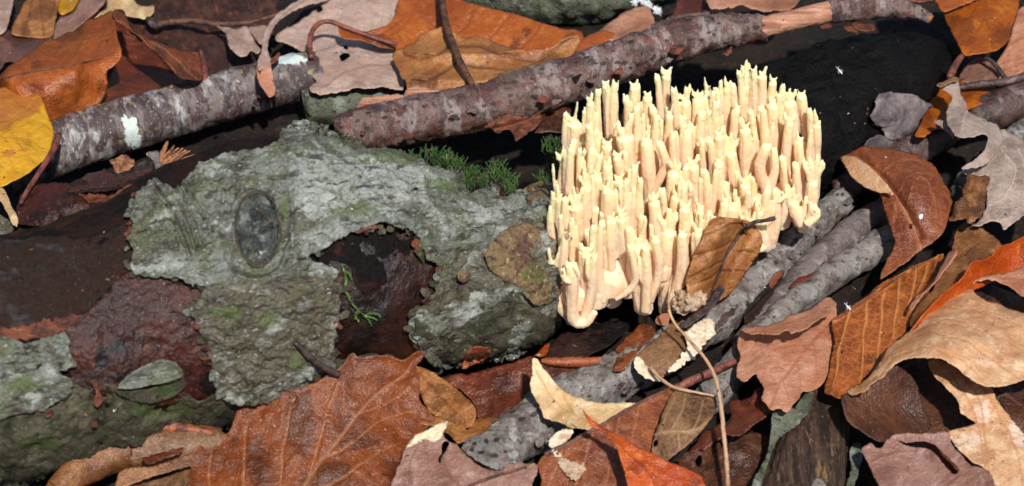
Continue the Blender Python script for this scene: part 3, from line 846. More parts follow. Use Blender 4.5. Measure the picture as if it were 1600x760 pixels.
# ragged chips and fibres along the broken rim of the bark
E_ = smooth(MAIN, 9, True)
for q_ in E_:
    if q_[1] < 300 and q_[0] > 225 or random.random() < 0.42: continue
    if q_[0] > 840 or not np.isfinite(cast(q_[None])[0]): continue
    cx, cy = q_ + RNG.normal(size=2) * 3.5
    rr = random.uniform(3, 8); ec = random.uniform(1.0, 2.0); an = random.uniform(0, 3.14)
    po = []
    for t_ in np.linspace(0, 2 * math.pi, 8, endpoint=False):
        k_ = rr * random.uniform(.55, 1.15)
        u_, w_ = k_ * ec * math.cos(t_), k_ * math.sin(t_)
        po.append((cx + u_ * math.cos(an) - w_ * math.sin(an), cy + u_ * math.sin(an) + w_ * math.cos(an)))
    patch('bark_flake', po, 0, random.choice(('brown_bark', 'reddish_wood', 'lichen_bark', 'brown_bark', 'inner_bark')), LOG, sp=2.2, thick=1.8, jag=1.0, jagf=.25, amp=1.2, fine=.8, finef=.15, surf=on_log(random.uniform(5, 11), random.uniform(-1, 4), 4, po))
# ------------------------------------------------------------------ the coral fungus
# (width, foot x, foot y, [tips])
BR = [
 (22, 898, 240, [(890, 176), (902, 157)]), (14, 926, 222, [(919, 149), (925, 141)]), (13, 938, 215, [(935, 134)]), (14, 950, 225, [(943, 122), (950, 121)]), (15, 963, 228, [(962, 124)]),
 (13, 978, 205, [(978, 145)]), (17, 991, 192, [(986, 124), (995, 121)]), (15, 1012, 205, [(1009, 140), (1015, 139)]), (11, 1029, 195, [(1027, 113)]), (16, 1042, 195, [(1035, 102), (1047, 103)]),
 (11, 1056, 192, [(1053, 133)]), (17, 1072, 205, [(1064, 142), (1071, 131), (1078, 129)]), (19, 1091, 222, [(1083, 136), (1090, 137), (1097, 136)]), (13, 1108, 217, [(1102, 121), (1108, 130)]), (10, 1116, 200, [(1115, 139)]),
 (11, 1121, 205, [(1119, 134)]), (10, 1127, 204, [(1126, 120)]), (14, 1136, 205, [(1133, 117), (1138, 126)]), (13, 1147, 195, [(1145, 125)]), (11, 1155, 175, [(1154, 105)]),
 (18, 1165, 190, [(1160, 99), (1166, 91), (1171, 95)]), (13, 1176, 190, [(1175, 103), (1181, 100)]), (15, 1190, 190, [(1188, 107), (1195, 104)]), (15, 1206, 185, [(1204, 112), (1212, 117)]), (11, 1212, 175, [(1223, 126)]),
 (22, 1231, 235, [(1226, 138), (1234, 137), (1243, 135)]), (15, 1256, 235, [(1249, 138), (1256, 138)]), (13, 1266, 240, [(1265, 166)]), (13, 1274, 240, [(1273, 166), (1280, 184)]), (10, 1219, 190, [(1217, 142)]),
 (15, 1139, 225, [(1150, 157), (1156, 160)]), (14, 1178, 245, [(1172, 166)]), (14, 1192, 245, [(1189, 161)]), (23, 1211, 245, [(1203, 146), (1211, 150)]), (15, 1232, 245, [(1226, 172), (1241, 173)]), (19, 1165, 245, [(1160, 184), (1168, 190)]),
 (21, 1143, 260, [(1131, 197), (1143, 204), (1152, 213)]), (12, 1247, 250, [(1246, 204), (1253, 210)]), (10, 1263, 238, [(1268, 196)]),
 (14, 889, 305, [(872, 236), (880, 227), (886, 228)]), (14, 899, 275, [(897, 213)]), (16, 921, 255, [(919, 189)]), (12, 935, 255, [(932, 198)]), (16, 948, 265, [(943, 212), (953, 215)]),
 (26, 979, 268, [(966, 188), (986, 174)]), (14, 1000, 245, [(995, 161)]), (13, 1018, 240, [(1019, 161)]), (13, 1026, 238, [(1027, 175)]), (15, 1045, 245, [(1043, 169), (1051, 158)]), (12, 1057, 215, [(1064, 183)]),
 (18, 1075, 258, [(1069, 190), (1076, 187)]), (16, 1098, 255, [(1096, 170)]), (11, 1106, 215, [(1108, 167)]), (14, 1122, 225, [(1119, 154)]), (12, 1098, 270, [(1096, 212)]), (13, 1110, 272, [(1108, 211)]), (16, 1125, 258, [(1120, 201), (1128, 198)]),
 (19, 1015, 280, [(1004, 208), (1014, 206)]), (14, 1053, 258, [(1052, 203)]), (14, 896, 295, [(893, 226)]), (11, 908, 278, [(906, 226)]), (12, 925, 285, [(925, 228)]), (12, 935, 275, [(938, 236)]),
 (17, 918, 308, [(906, 269), (913, 257), (924, 255)]), (15, 938, 340, [(929, 262), (937, 266)]), (23, 912, 380, [(890, 298), (896, 286), (909, 289)]), (13, 872, 355, [(871, 284), (877, 299)]), (9, 869, 375, [(860, 318)]),
 (13, 882, 380, [(876, 330)]), (11, 896, 390, [(894, 339)]), (15, 950, 335, [(945, 247), (952, 242)]), (13, 965, 298, [(960, 231), (969, 234)]), (16, 970, 318, [(962, 268), (973, 262)]), (16, 958, 340, [(943, 285), (951, 276)]),
 (11, 990, 318, [(988, 252), (995, 251)]), (14, 984, 365, [(980, 275)]), (12, 992, 330, [(1000, 273)]), (14, 970, 390, [(965, 318), (973, 322)]), (15, 955, 392, [(950, 332), (957, 330)]), (14, 941, 400, [(941, 342)]), (13, 934, 405, [(928, 347)]),
 (12, 921, 395, [(917, 356)]), (18, 1028, 362, [(1015, 299), (1020, 295), (1028, 297)]), (14, 1040, 365, [(1034, 289)]), (16, 1051, 370, [(1053, 290), (1060, 296)]), (18, 1066, 388, [(1065, 310), (1077, 310)]),
 (20, 1043, 305, [(1047, 247), (1054, 243), (1063, 250)]), (12, 1070, 305, [(1071, 254)]), (12, 1062, 308, [(1067, 278), (1074, 280)]), (18, 1085, 318, [(1077, 242), (1091, 237)]), (14, 1100, 328, [(1100, 259)]), (16, 1122, 336, [(1120, 243), (1127, 243)]),
 (16, 1092, 388, [(1088, 304), (1098, 318)]), (13, 1108, 350, [(1108, 325)]), (9, 1118, 350, [(1117, 332)]), (9, 1130, 350, [(1132, 333)]),
 (18, 1163, 340, [(1156, 269), (1165, 262), (1172, 267)]), (22, 1263, 340, [(1256, 246), (1266, 243), (1277, 238), (1286, 249)]), (15, 1232, 310, [(1222, 239)]), (16, 1240, 348, [(1233, 288), (1240, 287), (1249, 296)]),
 (18, 1180, 385, [(1159, 332), (1166, 323), (1178, 330)]), (12, 1198, 375, [(1193, 338)]), (11, 1190, 350, [(1189, 326)]), (12, 1268, 340, [(1272, 316)]), (18, 1146, 338, [(1134, 290), (1150, 310)]),
 (21, 879, 490, [(857, 402), (858, 384), (875, 381)]), (20, 921, 490, [(908, 376), (925, 376)]), (13, 927, 490, [(930, 392)]), (16, 888, 430, [(886, 358)]),
 (25, 955, 462, [(928, 349), (941, 345), (953, 333)]), (15, 972, 440, [(968, 325), (975, 330)]), (27, 1002, 470, [(991, 357), (1000, 362), (1008, 336)]), (15, 1024, 455, [(1020, 362), (1029, 361)]),
 (28, 1042, 470, [(1030, 330), (1046, 322), (1056, 330)]), (18, 1064, 460, [(1062, 352), (1072, 350)]), (15, 1090, 440, [(1085, 345), (1096, 350)]), (14, 1012, 470, [(1010, 380)]),
 (14, 1112, 420, [(1110, 330)]), (15, 1130, 420, [(1128, 300), (1136, 305)]), (16, 1215, 370, [(1212, 290)]), (14, 1246, 360, [(1243, 250)]), (16, 1200, 385, [(1200, 290)]),
]
# bent and looped branches: (width, path, teeth at the end)
BENT = [
 (15, [(1004, 340), (1012, 318), (1030, 282), (1041, 258), (1036, 240), (1031, 225)]),
 (18, [(1201, 345), (1200, 300), (1190, 275), (1188, 255), (1198, 228)]), (13, [(1201, 310), (1206, 285), (1211, 262), (1209, 234)]),
 (10, [(1222, 300), (1226, 322), (1222, 346), (1211, 360), (1204, 361)]), (8, [(1200, 318), (1213, 316), (1224, 310), (1228, 306)]),
 (12, [(962, 468), (982, 455), (993, 438), (990, 412), (984, 385)]),
 (19, [(930, 488), (916, 503), (898, 502), (894, 480), (894, 440), (890, 414)]), (9, [(893, 442), (882, 436), (879, 423)]), (9, [(895, 442), (904, 434), (898, 416)]),
 (13, [(1168, 300), (1168, 320), (1155, 333), (1138, 330), (1132, 312)]),
 (10, [(1075, 308), (1079, 296), (1073, 284), (1068, 278)]),
 (9, [(1226, 345), (1228, 330), (1228, 312), (1232, 300)]),
]
def foot_line(x):
    return 500 - max(0, x - 900) * 0.43
def depth_of(ty, x):
    return -222 + (430 - ty) * 0.70 + max(0, x - 1000) * 0.30 + max(0, 900 - x) * 0.3

def uni(paths):
    V = []; F = []
    for P, R, sd in paths:
        v, _, t = tube_pts(P, R, sd)
        b = len(V)
        V.extend(v); n = len(P)
        V.append(P[0] - t[0] * R[0] * 0.6); V.append(P[-1] + t[-1] * R[-1] * 0.6)
        F += [[b + i for i in f] for f in tube_faces(n, sd)]
    return np.array(V), F

raw = []
def grow(arms, w, tipy, x):
    """arms: list of (path px, radius along it, teeth)"""
    y0 = depth_of(tipy, x) + random.uniform(-9, 9)
    segs = []; tips = []
    for path, rad, teeth in arms:
        p = smooth(path, 7)
        lean = random.uniform(-0.06, 0.06)
        yy = y0 + (p[:, 1] - p[-1, 1]) * lean
        P = at_y(p, yy)
        n = len(P)
        R = np.interp(np.linspace(0, 1, n), np.linspace(0, 1, len(rad)), rad)
        R = R * (1 + 0.10 * vnoise(P * 0.035 + x)) 
        segs.append((P, R, 9))
        e = P[-1]; r = R[-1]
        T = P[-1] - P[max(0, n - 3)]
        T /= np.linalg.norm(T)
        up = T * 0.7 + np.array([0, 0.05, 0.5]); up /= np.linalg.norm(up)
        s1 = np.cross(up, [random.uniform(-.5, .5), 1, 0.2]); s1 /= np.linalg.norm(s1)
        s2 = np.cross(up, s1)
        a0 = random.uniform(0, 6.28)
        for k in range(teeth):
            a = a0 + 6.283 * k / max(1, teeth) + random.uniform(-.35, .35)
            rr = r * (0.58 if teeth > 1 else 0.0)
            lat = (2 * (k + .5) / teeth - 1) + random.uniform(-.12, .12)
            o = s1 * lat * r * 0.82 + s2 * random.uniform(-.22, .22) * r
            L = random.uniform(3, 9)
            b0 = e + o * .8 - up * 9
            tp = e + o * 1.25 + up * L
            br = max(2.2, min(r * 0.62, 4.2)) * random.uniform(.85, 1.1)
            q = np.array([b0, b0 * 0.5 + tp * 0.5, tp])
            segs.append((q, np.array([br * 1.15, br * 0.85, 0.9]), 7))
            tips.append(tp)
        tips.append(e)
    raw.append((uni(segs), np.array(tips), w, min(t[2] for t in [s[0][0] for s in segs])))

TRUNK = [(905, 500), (958, 474), (1008, 486), (1044, 484), (1088, 452), (1140, 420), (1196, 388), (1258, 350)]
def foot(bx, by):
    fl = foot_line(bx)
    return by if by >= fl - 25 else min(by + 70, fl - 8)

for w, bx, by, tips in BR:
    w = w * 1.10
    fy = foot(bx, by)
    tops = min(t[1] for t in tips)
    r = w / 2
    jx = random.uniform(-6, 6) + (-5 if bx < 915 else 4 if bx > 1235 else 0)
    fx = bx
    if by >= foot_line(bx) - 70:
        tk = min(TRUNK, key=lambda q: abs(q[0] - bx))
        fx = bx * .35 + tk[0] * .65; fy = max(fy, min(fy + 14, tk[1]))
    arms = []
    if len(tips) == 1:
        tx, ty = tips[0]
        arms.append(([(fx, fy), (bx + (tx - bx) * .25 + jx, fy + (ty - fy) * .4), (tx + jx * .5, ty + 14), (tx, ty + 8)], [r * 1.12, r * 1.05, r * 0.92, r * 0.68], random.choice((3, 3, 4)) if w > 15 else random.choice((2, 2, 3))))
    else:
        cx = sum(t[0] for t in tips) / len(tips)
        my = max(t[1] for t in tips)
        sp_ = max(t[0] for t in tips) - min(t[0] for t in tips)
        jy = my + max(9, sp_ * 1.0) + w * .35
        jy = min(jy, by - 12)
        jn = (bx + (cx - bx) * .8, jy)
        arms.append(([(fx, fy), (bx + (cx - bx) * .35 + jx, (fy + jy) / 2), jn, (cx, jy - w * .15)], [r * .98, r * .95, r, r * .85], 0))
        ar = min(r * 0.78, max(3.2, sp_ / len(tips) * 0.62 if len(tips) > 1 else r))
        for tx, ty in tips:
            ox = (tx - cx) * .55
            arms.append(([(jn[0] + ox * .3, jy + 8), (cx + ox, jy * .55 + ty * .45), (tx, ty + 12), (tx, ty + 7)], [ar * 1.1, ar * 1.05, ar * .95, ar * .7], random.choice((2, 2, 3)) if ar > 4 else random.choice((1, 2))))
    main = arms[0][0]
    for _ in range(random.choice((0, 1, 1, 2))):
        # a side branch that leaves the stem and climbs beside it
        f = random.uniform(.30, .62); sgn = random.choice((-1, 1))
        q = smooth(main, 4); i = int(f * (len(q) - 1)); p0 = q[i]
        endy = tops + (p0[1] - tops) * random.uniform(.12, .5)
        ox = sgn * r * random.uniform(1.0, 1.5)
        sr = r * random.uniform(.42, .62)
        arms.append(([tuple(p0), (p0[0] + ox * .75, p0[1] - 9), (p0[0] + ox, (p0[1] + endy) / 2), (p0[0] + ox * random.uniform(.9, 1.25), endy)], [sr * 1.1, sr, sr * .95, sr * .7], random.choice((1, 2, 2))))
    grow(arms, w, tops, bx)
for w, path in BENT:
    r = w / 2
    grow([(path, [r * .6, r, r, r, r * .95, r * .8], 3 if w > 10 else 2)], w, min(p[1] for p in path) - 10, path[0][0])
# shorter branches deep between the others
placed = [(b[1], b[2], min(t[1] for t in b[3])) for b in BR]
for k in range(64):
    x = random.uniform(885, 1262)
    top = 150 + max(0, 930 - x) * 1.0 + random.random() * 230
    if top > foot_line(x) - 60: continue
    w = random.uniform(11, 18)
    fy = foot(x, top + 70)
    tx = x + random.uniform(-6, 6)
    # set a little behind the row that shows at this spot
    arms = [([(x, fy), ((x + tx) / 2, (fy + top) / 2), (tx, top + 10), (tx, top + 4)], [w / 2, w / 2 * .95, w / 2 * .9, w / 2 * .75], random.choice((2, 3)))]
    grow(arms, w, top - 55, x)

FOOT = at_h([(1050, 440)], [10])[0]
FUN = empty('coral_fungus', 'cream and pinkish coral fungus with dense upright branches and pale yellow tips', 'fungus', FOOT)
tmp = []
for (V, F), tips, w, zb in raw:
    me = bpy.data.meshes.new('branch')
    me.from_pydata(V.tolist(), [], F)
    o = bpy.data.objects.new('branch', me)
    COL.objects.link(o)
    m = o.modifiers.new('r', 'REMESH'); m.mode = 'VOXEL'; m.voxel_size = 1.45; m.use_smooth_shade = True
    tmp.append(o)
dg = bpy.context.evaluated_depsgraph_get()
new = []
for o in tmp:
    new.append(bpy.data.meshes.new_from_object(o.evaluated_get(dg)))
for o in tmp:
    me = o.data
    bpy.data.objects.remove(o)
    bpy.data.meshes.remove(me)
VB = []
SPOT = {(888, 430): (886, 369, 5, 7), (955, 462): (962, 440, 8, 12)}
for k, (me, (vf, tips, w, zb)) in enumerate(zip(new, raw)):
    V = np.empty(len(me.vertices) * 3); me.vertices.foreach_get('co', V); V = V.reshape(-1, 3)
    Nn = np.empty(len(V) * 3); me.vertex_normals.foreach_get('vector', Nn); Nn = Nn.reshape(-1, 3)
    s = k * 13.7
    V = V + Nn * (0.9 * fbm(V * np.array([.06, .06, .035]) + s, 3) + 0.75 * vnoise(V * np.array([.16, .16, .014]) + s) + 0.3 * vnoise(V * .3 + s))[:, None]
    d = np.sqrt(((V[:, None] - tips[None]) ** 2).sum(2)).min(1) if len(V) * len(tips) < 4e6 else np.full(len(V), 50.0)
    tip = np.clip(1.1 - d / 36, 0, 1) ** 1.3 * 0.85
    mk = np.zeros(len(V))
    if k < len(BR):
        sp_ = SPOT.get((BR[k][1], BR[k][2]))
        if sp_: mk = marks_of(to_px(V), [sp_]) * 0.85
    if random.random() < 0.35:
        v0 = V[random.randrange(len(V))]; mk = np.maximum(mk, np.clip(1.3 - np.linalg.norm((V - v0) * [1, 1, .6], axis=1) / random.uniform(1.8, 4.2), 0, 1) * .8)
    org = np.array([V[:, 0].mean(), V[:, 1].mean(), V[:, 2].min()])
    me.vertices.foreach_set('co', ((V - org) * K).ravel())
    for nm, a in (('tip', tip), ('mark', mk)):
        at = me.attributes.new(nm, 'FLOAT', 'POINT'); at.data.foreach_set('value', a.astype(np.float32))
    me.polygons.foreach_set('use_smooth', [True] * len(me.polygons))
    me.materials.clear(); me.materials.append(MATS['coral_flesh'])
    VB.append((V, [tuple(p.vertices) for p in me.polygons]))
    me.update(); me.name = 'branch'
    link(bpy.data.objects.new('branch', me), FUN, org)
# the fleshy base the branches rise from
bs = []
for x in range(905, 1260, 26):
    fy = foot_line(x) - 22
    y = depth_of(fy - 95, x)
    c = at_y([(x, fy - 10 + random.uniform(-8, 8))], [y + 16])[0]
    e = at_y([(x + 4, fy - 48)], [y + 36])[0]
    bs.append((np.array([c - [0, 0, 20], c, e]), np.array([20.0, 21, 19]) * random.uniform(.85, 1.1), 10))
    c2 = at_y([(x, fy - 50)], [y + 100])[0]
    bs.append((np.array([c2 - [0, 0, 40], c2, c2 + [0, 20, 30]]), np.array([26.0, 27, 24]), 10))
V, F = uni(bs)
me = bpy.data.meshes.new('t'); me.from_pydata(V.tolist(), [], F)
o = bpy.data.objects.new('t', me); COL.objects.link(o)
m = o.modifiers.new('r', 'REMESH'); m.mode = 'VOXEL'; m.voxel_size = 3.0
me2 = bpy.data.meshes.new_from_object(o.evaluated_get(bpy.context.evaluated_depsgraph_get()))
bpy.data.objects.remove(o)
V = np.empty(len(me2.vertices) * 3); me2.vertices.foreach_get('co', V); V = V.reshape(-1, 3)
V = V + 3 * fbm(V * 0.03, 3)[:, None] * np.array([.6, .6, .6])
mesh('base', V, [list(p.vertices) for p in me2.polygons], 'coral_flesh', FUN, {'tip': np.zeros(len(V)), 'mark': np.zeros(len(V))})

vv = []; ff = []
n = 0
for v_, f_ in VB:
    vv.append(v_); ff += [tuple(i + n for i in f) for f in f_]; n += len(v_)
FUNB = BVHTree.FromPolygons([Vector(p) for p in np.vstack(vv)], ff)
del vv, ff, VB
# ------------------------------------------------------------------ moss
def moss(name, label, spots, mat, leaf=4.4, cat='moss', kind=None):
    """spots: list of shoots, each a path of picture points with heights"""
    V = []; F = []
    def leaflet(p, d, L, w):
        d = d / np.linalg.norm(d)
        s = np.cross(d, RNG.normal(size=3)); s /= np.linalg.norm(s)
        b = len(V)
        n = np.cross(s, d)
        V.extend([p, p + d * L * .4 + s * w, p + d * L + n * L * .15, p + d * L * .4 - s * w, p + d * L * .45 - n * w * .5])
        F.extend([[b, b + 1, b + 4], [b + 1, b + 2, b + 4], [b + 2, b + 3, b + 4], [b + 3, b, b + 4]])
    for path in spots:
        P = smooth(path, 1.5)
        X = at_h(P[:, :2], P[:, 2])
        v, _, T = tube_pts(X, np.full(len(X), 0.7), 4)
        b = len(V); V.extend(v)
        F.extend([[b + i for i in f] for f in tube_faces(len(X), 4, False)])
        for i in range(1, len(X)):
            for _ in range(3):
                o = RNG.normal(size=3); o -= T[i] * (o @ T[i]); o /= np.linalg.norm(o)
                fr = i / len(X)
                leaflet(X[i], T[i] * 0.75 + o * (0.9 - 0.4 * fr), leaf * RNG.uniform(.75, 1.25) * (1.1 - 0.45 * fr), leaf * 0.16)
    o = mesh(name, np.array(V), F, mat)
    return tag(o, label, cat, None, kind)
def tuft(cx, cy, rx, ry, h, n, L=20):
    out = []
    for _ in range(n):
        a = random.uniform(0, 6.28); q = math.sqrt(random.random())
        x = cx + math.cos(a) * q * rx; y = cy + math.sin(a) * q * ry
        dx = random.uniform(-.8, .8); l = L * random.uniform(.6, 1.2)
        hh = h + random.uniform(-5, 5)
        out.append([(x, y + l * .4, hh), (x + dx * l * .4, y, hh + l * .35), (x + dx * l * .9, y - l * .35, hh + l * .6)])
    return out
def hb(x, y):      # height of the back of the log's bark there
    return float(at_h([(x, y)], [0])[0][1])
def hlog(x, y, off=6.0):
    q = np.array([[x, y + 4 * k] for k in range(40)], float)
    return float(on_log(off)(q)[0, 2])
def on(path, off=6.0):
    return [(p[0], p[1], hlog(p[0], p[1], off)) for p in path]

sh = []
for cx, cy, rx, ry, n in ((672, 245, 34, 14, 46), (705, 254, 22, 10, 26), (742, 276, 20, 16, 44), (776, 266, 16, 14, 34), (796, 286, 12, 14, 26), (730, 290, 8, 10, 10)):
    sh += tuft(cx, cy, rx * 1.1, ry * 1.05, hlog(cx, cy, 4), int(n * 2.4), 13)
moss('moss_cushion', 'dark green moss cushion along the upper rim of the grey bark, left of the fungus', sh, 'moss_green', 3.0, 'moss', 'stuff')
sh = []
for cx, cy, rx, ry, n in ((862, 232, 16, 16, 34), (868, 262, 14, 16, 34), (850, 276, 10, 8, 12)):
    sh += tuft(cx, cy, rx * 1.1, ry * 1.05, hlog(cx, cy, 4), int(n * 2.4), 13)
moss('moss_cushion', 'small dark moss cushion tucked against the upper left edge of the fungus', sh, 'moss_green', 3.0, 'moss', 'stuff')
moss('moss_sprig', 'bright green moss sprig hanging across the dark hole in the bark',
     [on([(533, 412), (540, 432), (541, 455), (552, 476), (566, 490), (588, 500)], 6), on([(538, 424), (546, 428), (549, 436)], 8), on([(566, 490), (576, 500), (580, 508)], 8), on([(560, 484), (556, 496), (560, 502)], 8), on([(572, 492), (586, 490), (594, 494)], 9)], 'moss_bright', 3.8, 'moss sprig')

# ------------------------------------------------------------------ fallen branches
def branch(name, label, cat, at, group=None):
    return empty(name, label, cat, at_h([at], [0])[0], group)

r = branch('fallen_branch', 'grey mottled branch with one white lichen patch, lying behind the log at upper left', 'branch', (280, 180))
tube('limb', [(10, 262, 58, 46), (75, 236, 60, 46), (160, 205, 60, 45), (240, 184, 60, 43), (320, 160, 60, 42), (400, 137, 60, 41), (470, 120, 60, 40), (494, 114, 60, 39)], 'grey_branch', r, 40, 3.2, amp=2.4, ampf=0.05, jagend=8, endbump=0.1,
     marks=[(206, 206, 11, 22), (214, 222, 7, 12), (455, 92, 22, 9), (196, 188, 6, 8)])
r = branch('fallen_branch', 'short mossy grey-green branch stub between the grey branch and the red-brown branch', 'branch', (540, 150))
tube('limb', [(478, 168, 46, 30), (520, 160, 46, 34), (580, 150, 40, 34), (640, 140, 36, 30)], 'mossy_log', r, 28, 4, amp=3, ampf=0.05, jagend=6, endbump=0.1)

r = branch('fallen_branch', 'red-brown pore-covered branch with flaking bark and bare wood, above the fungus', 'branch', (900, 130))
def RB(pts):
    return pts
tube('limb', [(532, 214, 150, 30), (560, 205, 150, 35), (640, 189, 152, 37), (720, 174, 155, 38), (790, 158, 158, 38), (880, 128, 165, 37), (960, 99, 172, 36), (1050, 66, 182, 34), (1120, 50, 190, 29), (1192, 43, 198, 22)], 'red_branch', r, 40, 2.8, amp=2.6, ampf=0.06, pits=150, pitr=(2.8, 5.6), jagend=10, endbump=0.1)
b = tube('bare_wood', [(1186, 44, 198, 17.5), (1230, 34, 202, 17), (1270, 24, 206, 17), (1302, 15, 208, 17)], 'bare_wood', r, 28, 3, amp=0.9, ampf=0.05)
b['label'] = 'pale stretch of bare wood without bark'
tube('limb_end', [(1296, 13, 208, 23), (1330, 10, 210, 25), (1365, 9, 212, 22), (1400, 11, 213, 18), (1425, 17, 213, 13), (1446, 26, 213, 10), (1453, 29, 213, 8)], 'red_branch', r, 28, 2.6, amp=2.2, ampf=0.09, jagend=3)
tube('broken_tip', [(1447, 27, 213, 8), (1455, 30, 213, 7)], 'fresh_fibre', r, 14, 2, amp=1.0, ampf=0.3, jagend=2)
def on_tube(ctl, off):
    """height of the near skin of a branch"""
    C = smooth(ctl, 6)
    def f(P):
        d, fr = seg_dist(P, C, False, True)
        i = np.clip((fr * (len(C) - 1)).astype(int), 0, len(C) - 1)
        rr = C[i, 3]
        up = np.sqrt(np.maximum(1 - (d / rr) ** 2, 0.02)) * rr
        return C[i, 2] + (up + off) * math.sin(PITCH)
    return f
RBC = [(532, 214, 150, 30), (640, 189, 152, 37), (720, 174, 155, 38), (790, 158, 158, 38), (880, 128, 165, 37), (960, 99, 172, 36), (1050, 66, 182, 34), (1192, 43, 198, 22)]
for k, (ol, m_, lift) in enumerate([
    ([(757, 201), (772, 186), (800, 180), (826, 184), (842, 176), (847, 186), (840, 198), (818, 212), (806, 219), (800, 207), (790, 203), (780, 208), (768, 204)], 'reddish_wood', 7),
    ([(558, 165), (566, 155), (584, 151), (602, 149), (622, 147), (632, 151), (618, 161), (590, 165), (570, 171)], 'bare_wood', 4),
    ([(632, 153), (634, 141), (656, 135), (672, 139), (686, 141), (680, 151), (656, 153)], 'bare_wood', 5),
    ([(774, 125), (784, 113), (808, 107), (832, 101), (850, 99), (846, 109), (820, 117), (796, 123)], 'corky_bark', 4),
    ([(886, 92), (898, 84), (912, 78), (918, 84), (920, 96), (902, 104), (890, 104)], 'red_branch', 4),
    ([(1016, 42), (1040, 28), (1062, 22), (1084, 20), (1104, 18), (1112, 28), (1086, 34), (1050, 44), (1026, 54)], 'red_branch', 4),
    ([(1112, 24), (1124, 20), (1146, 20), (1152, 26), (1136, 32), (1116, 32)], 'corky_bark', 3),
    ([(522, 200), (524, 192), (540, 184), (560, 180), (564, 190), (548, 204), (532, 208)], 'red_branch', 3),
    ([(1128, 84), (1136, 78), (1144, 76), (1140, 84), (1132, 86)], 'reddish_wood', 4)]):
    patch('bark_flake', ol, on_tube(RBC, lift), m_, r, sp=2.2, thick=1.8, jag=1.8, jagf=0.2, amp=1.5, fine=0.8)
# torn window in the bark
patch('bark_flake', [(892, 119), (900, 112), (909, 113), (906, 122), (900, 128)], on_tube(RBC, 2), 'rotten_wood_dark', r, sp=1.8, thick=1, jag=0.8, amp=0.5)
for ol in ([(1330, 38), (1340, 34), (1352, 36), (1366, 38), (1366, 48), (1352, 50), (1340, 46)], [(1318, 42), (1332, 40), (1340, 46), (1342, 55), (1336, 50), (1324, 48)], [(1282, 40), (1296, 36), (1300, 40), (1288, 43)]):
    patch('bark_flake', ol, 196, 'reddish_wood', r, sp=2, thick=2, jag=1.4, amp=2)

r = branch('fallen_branch', 'thick grey-green mossy branch lying along the top edge, behind the orange leaf', 'branch', (880, 10))
tube('limb', [(690, -36, 50, 46), (760, -28, 50, 56), (850, -22, 50, 68), (920, -24, 50, 66), (990, -34, 50, 54), (1060, -50, 50, 50)], 'mossy_log', r, 40, 5, amp=6, ampf=0.04)
fl = []
for cx, cy in ((992, 4), (1002, 1), (1014, 10), (1024, 16), (1030, 18), (1010, 4)):
    for _ in range(26):
        a = random.uniform(0, 6.28); l = random.uniform(3, 7)
        fl.append([(cx, cy, 92), (cx + math.cos(a) * l * .6, cy + math.sin(a) * l * .5, 95), (cx + math.cos(a) * l, cy + math.sin(a) * l, 96)])
layered('lichen_white', S(216, 220, 220), (), 0.8, 0.1)
moss('lichen_tuft', 'small white lichen fluff on the mossy branch at the top edge', fl, 'lichen_white', 2.2, 'lichen', 'stuff')

# sticks lying in front, at lower right
AC = [(742, 722, 30, 33), (790, 694, 30, 36), (830, 668, 30, 38), (880, 630, 30, 39), (940, 603, 31, 37), (1000, 571, 32, 34), (1060, 536, 33, 31), (1120, 498, 35, 29), (1180, 440, 37, 28), (1250, 372, 40, 26), (1290, 335, 42, 23), (1317, 312, 43, 21)]
r = branch('fallen_branch', 'long grey pore-dotted stick from the cream leaf up past the right of the fungus', 'branch', (1060, 536))
tube('limb', AC, 'twig_bark', r, 56, 2.2, amp=3.2, ampf=0.045, pits=120, pitr=(3.0, 6.2), jagend=9, endbump=-0.1)
patch('bark_crack', [(1163, 502), (1166, 484), (1182, 464), (1204, 440), (1222, 424), (1218, 440), (1200, 468), (1184, 494), (1172, 508)], on_tube(AC, 1.0), 'rotten_wood_dark', r, sp=2.2, thick=1.5, jag=1.6, amp=1.0)
patch('bark_flake', [(1202, 442), (1208, 430), (1220, 422), (1224, 428), (1214, 444), (1206, 452)], on_tube(AC, 5), 'reddish_wood', r, sp=2, thick=1.5, jag=1.2, amp=1.0)
patch('bark_flake', [(1308, 362), (1316, 350), (1336, 330), (1338, 334), (1324, 352), (1312, 366)], 36, 'bare_wood', r, sp=2, thick=2, jag=0.5, amp=0.5)
for ol, m_, lf in (([(905, 600), (918, 590), (934, 586), (940, 594), (928, 604), (912, 610)], 'reddish_wood', 3), ([(1098, 520), (1112, 508), (1132, 492), (1150, 474), (1154, 480), (1138, 500), (1118, 518), (1104, 528)], 'dark_branch', 2.2), ([(1232, 400), (1246, 384), (1262, 366), (1268, 372), (1254, 390), (1240, 406)], 'twig_bark_dull', 2.6),
                 ([(806, 640), (818, 630), (832, 634), (838, 650), (826, 664), (812, 660)], 'twig_bark_dull', 3), ([(836, 690), (848, 676), (862, 668), (866, 676), (852, 690), (842, 700)], 'twig_bark', 4), ([(1292, 316), (1304, 304), (1320, 300), (1332, 308), (1330, 318), (1314, 320), (1302, 328)], 'twig_bark', 3)):
    patch('bark_flake', ol, on_tube(AC, lf), m_, [o for o in COL.objects if o.name.startswith('fallen_branch') and o.type == 'EMPTY'][-1], sp=2, thick=1.4, jag=1.4, jagf=.2, amp=1.4, fine=.8)
r = branch('fallen_branch', 'dull brown-grey stick half hidden between the two grey sticks right of the fungus', 'branch', (1290, 400))
tube('limb', [(1392, 322, 26, 20), (1350, 350, 26, 24), (1300, 392, 25, 26), (1250, 440, 22, 24), (1200, 500, 18, 22), (1160, 545, 16, 22)], 'twig_bark_dull', r, 30, 3.2, amp=2.0, ampf=0.06, jagend=4)
r = branch('fallen_branch', 'pale grey stick with whitish lichen, outermost of the sticks under the brown leaf at right', 'branch', (1290, 440))
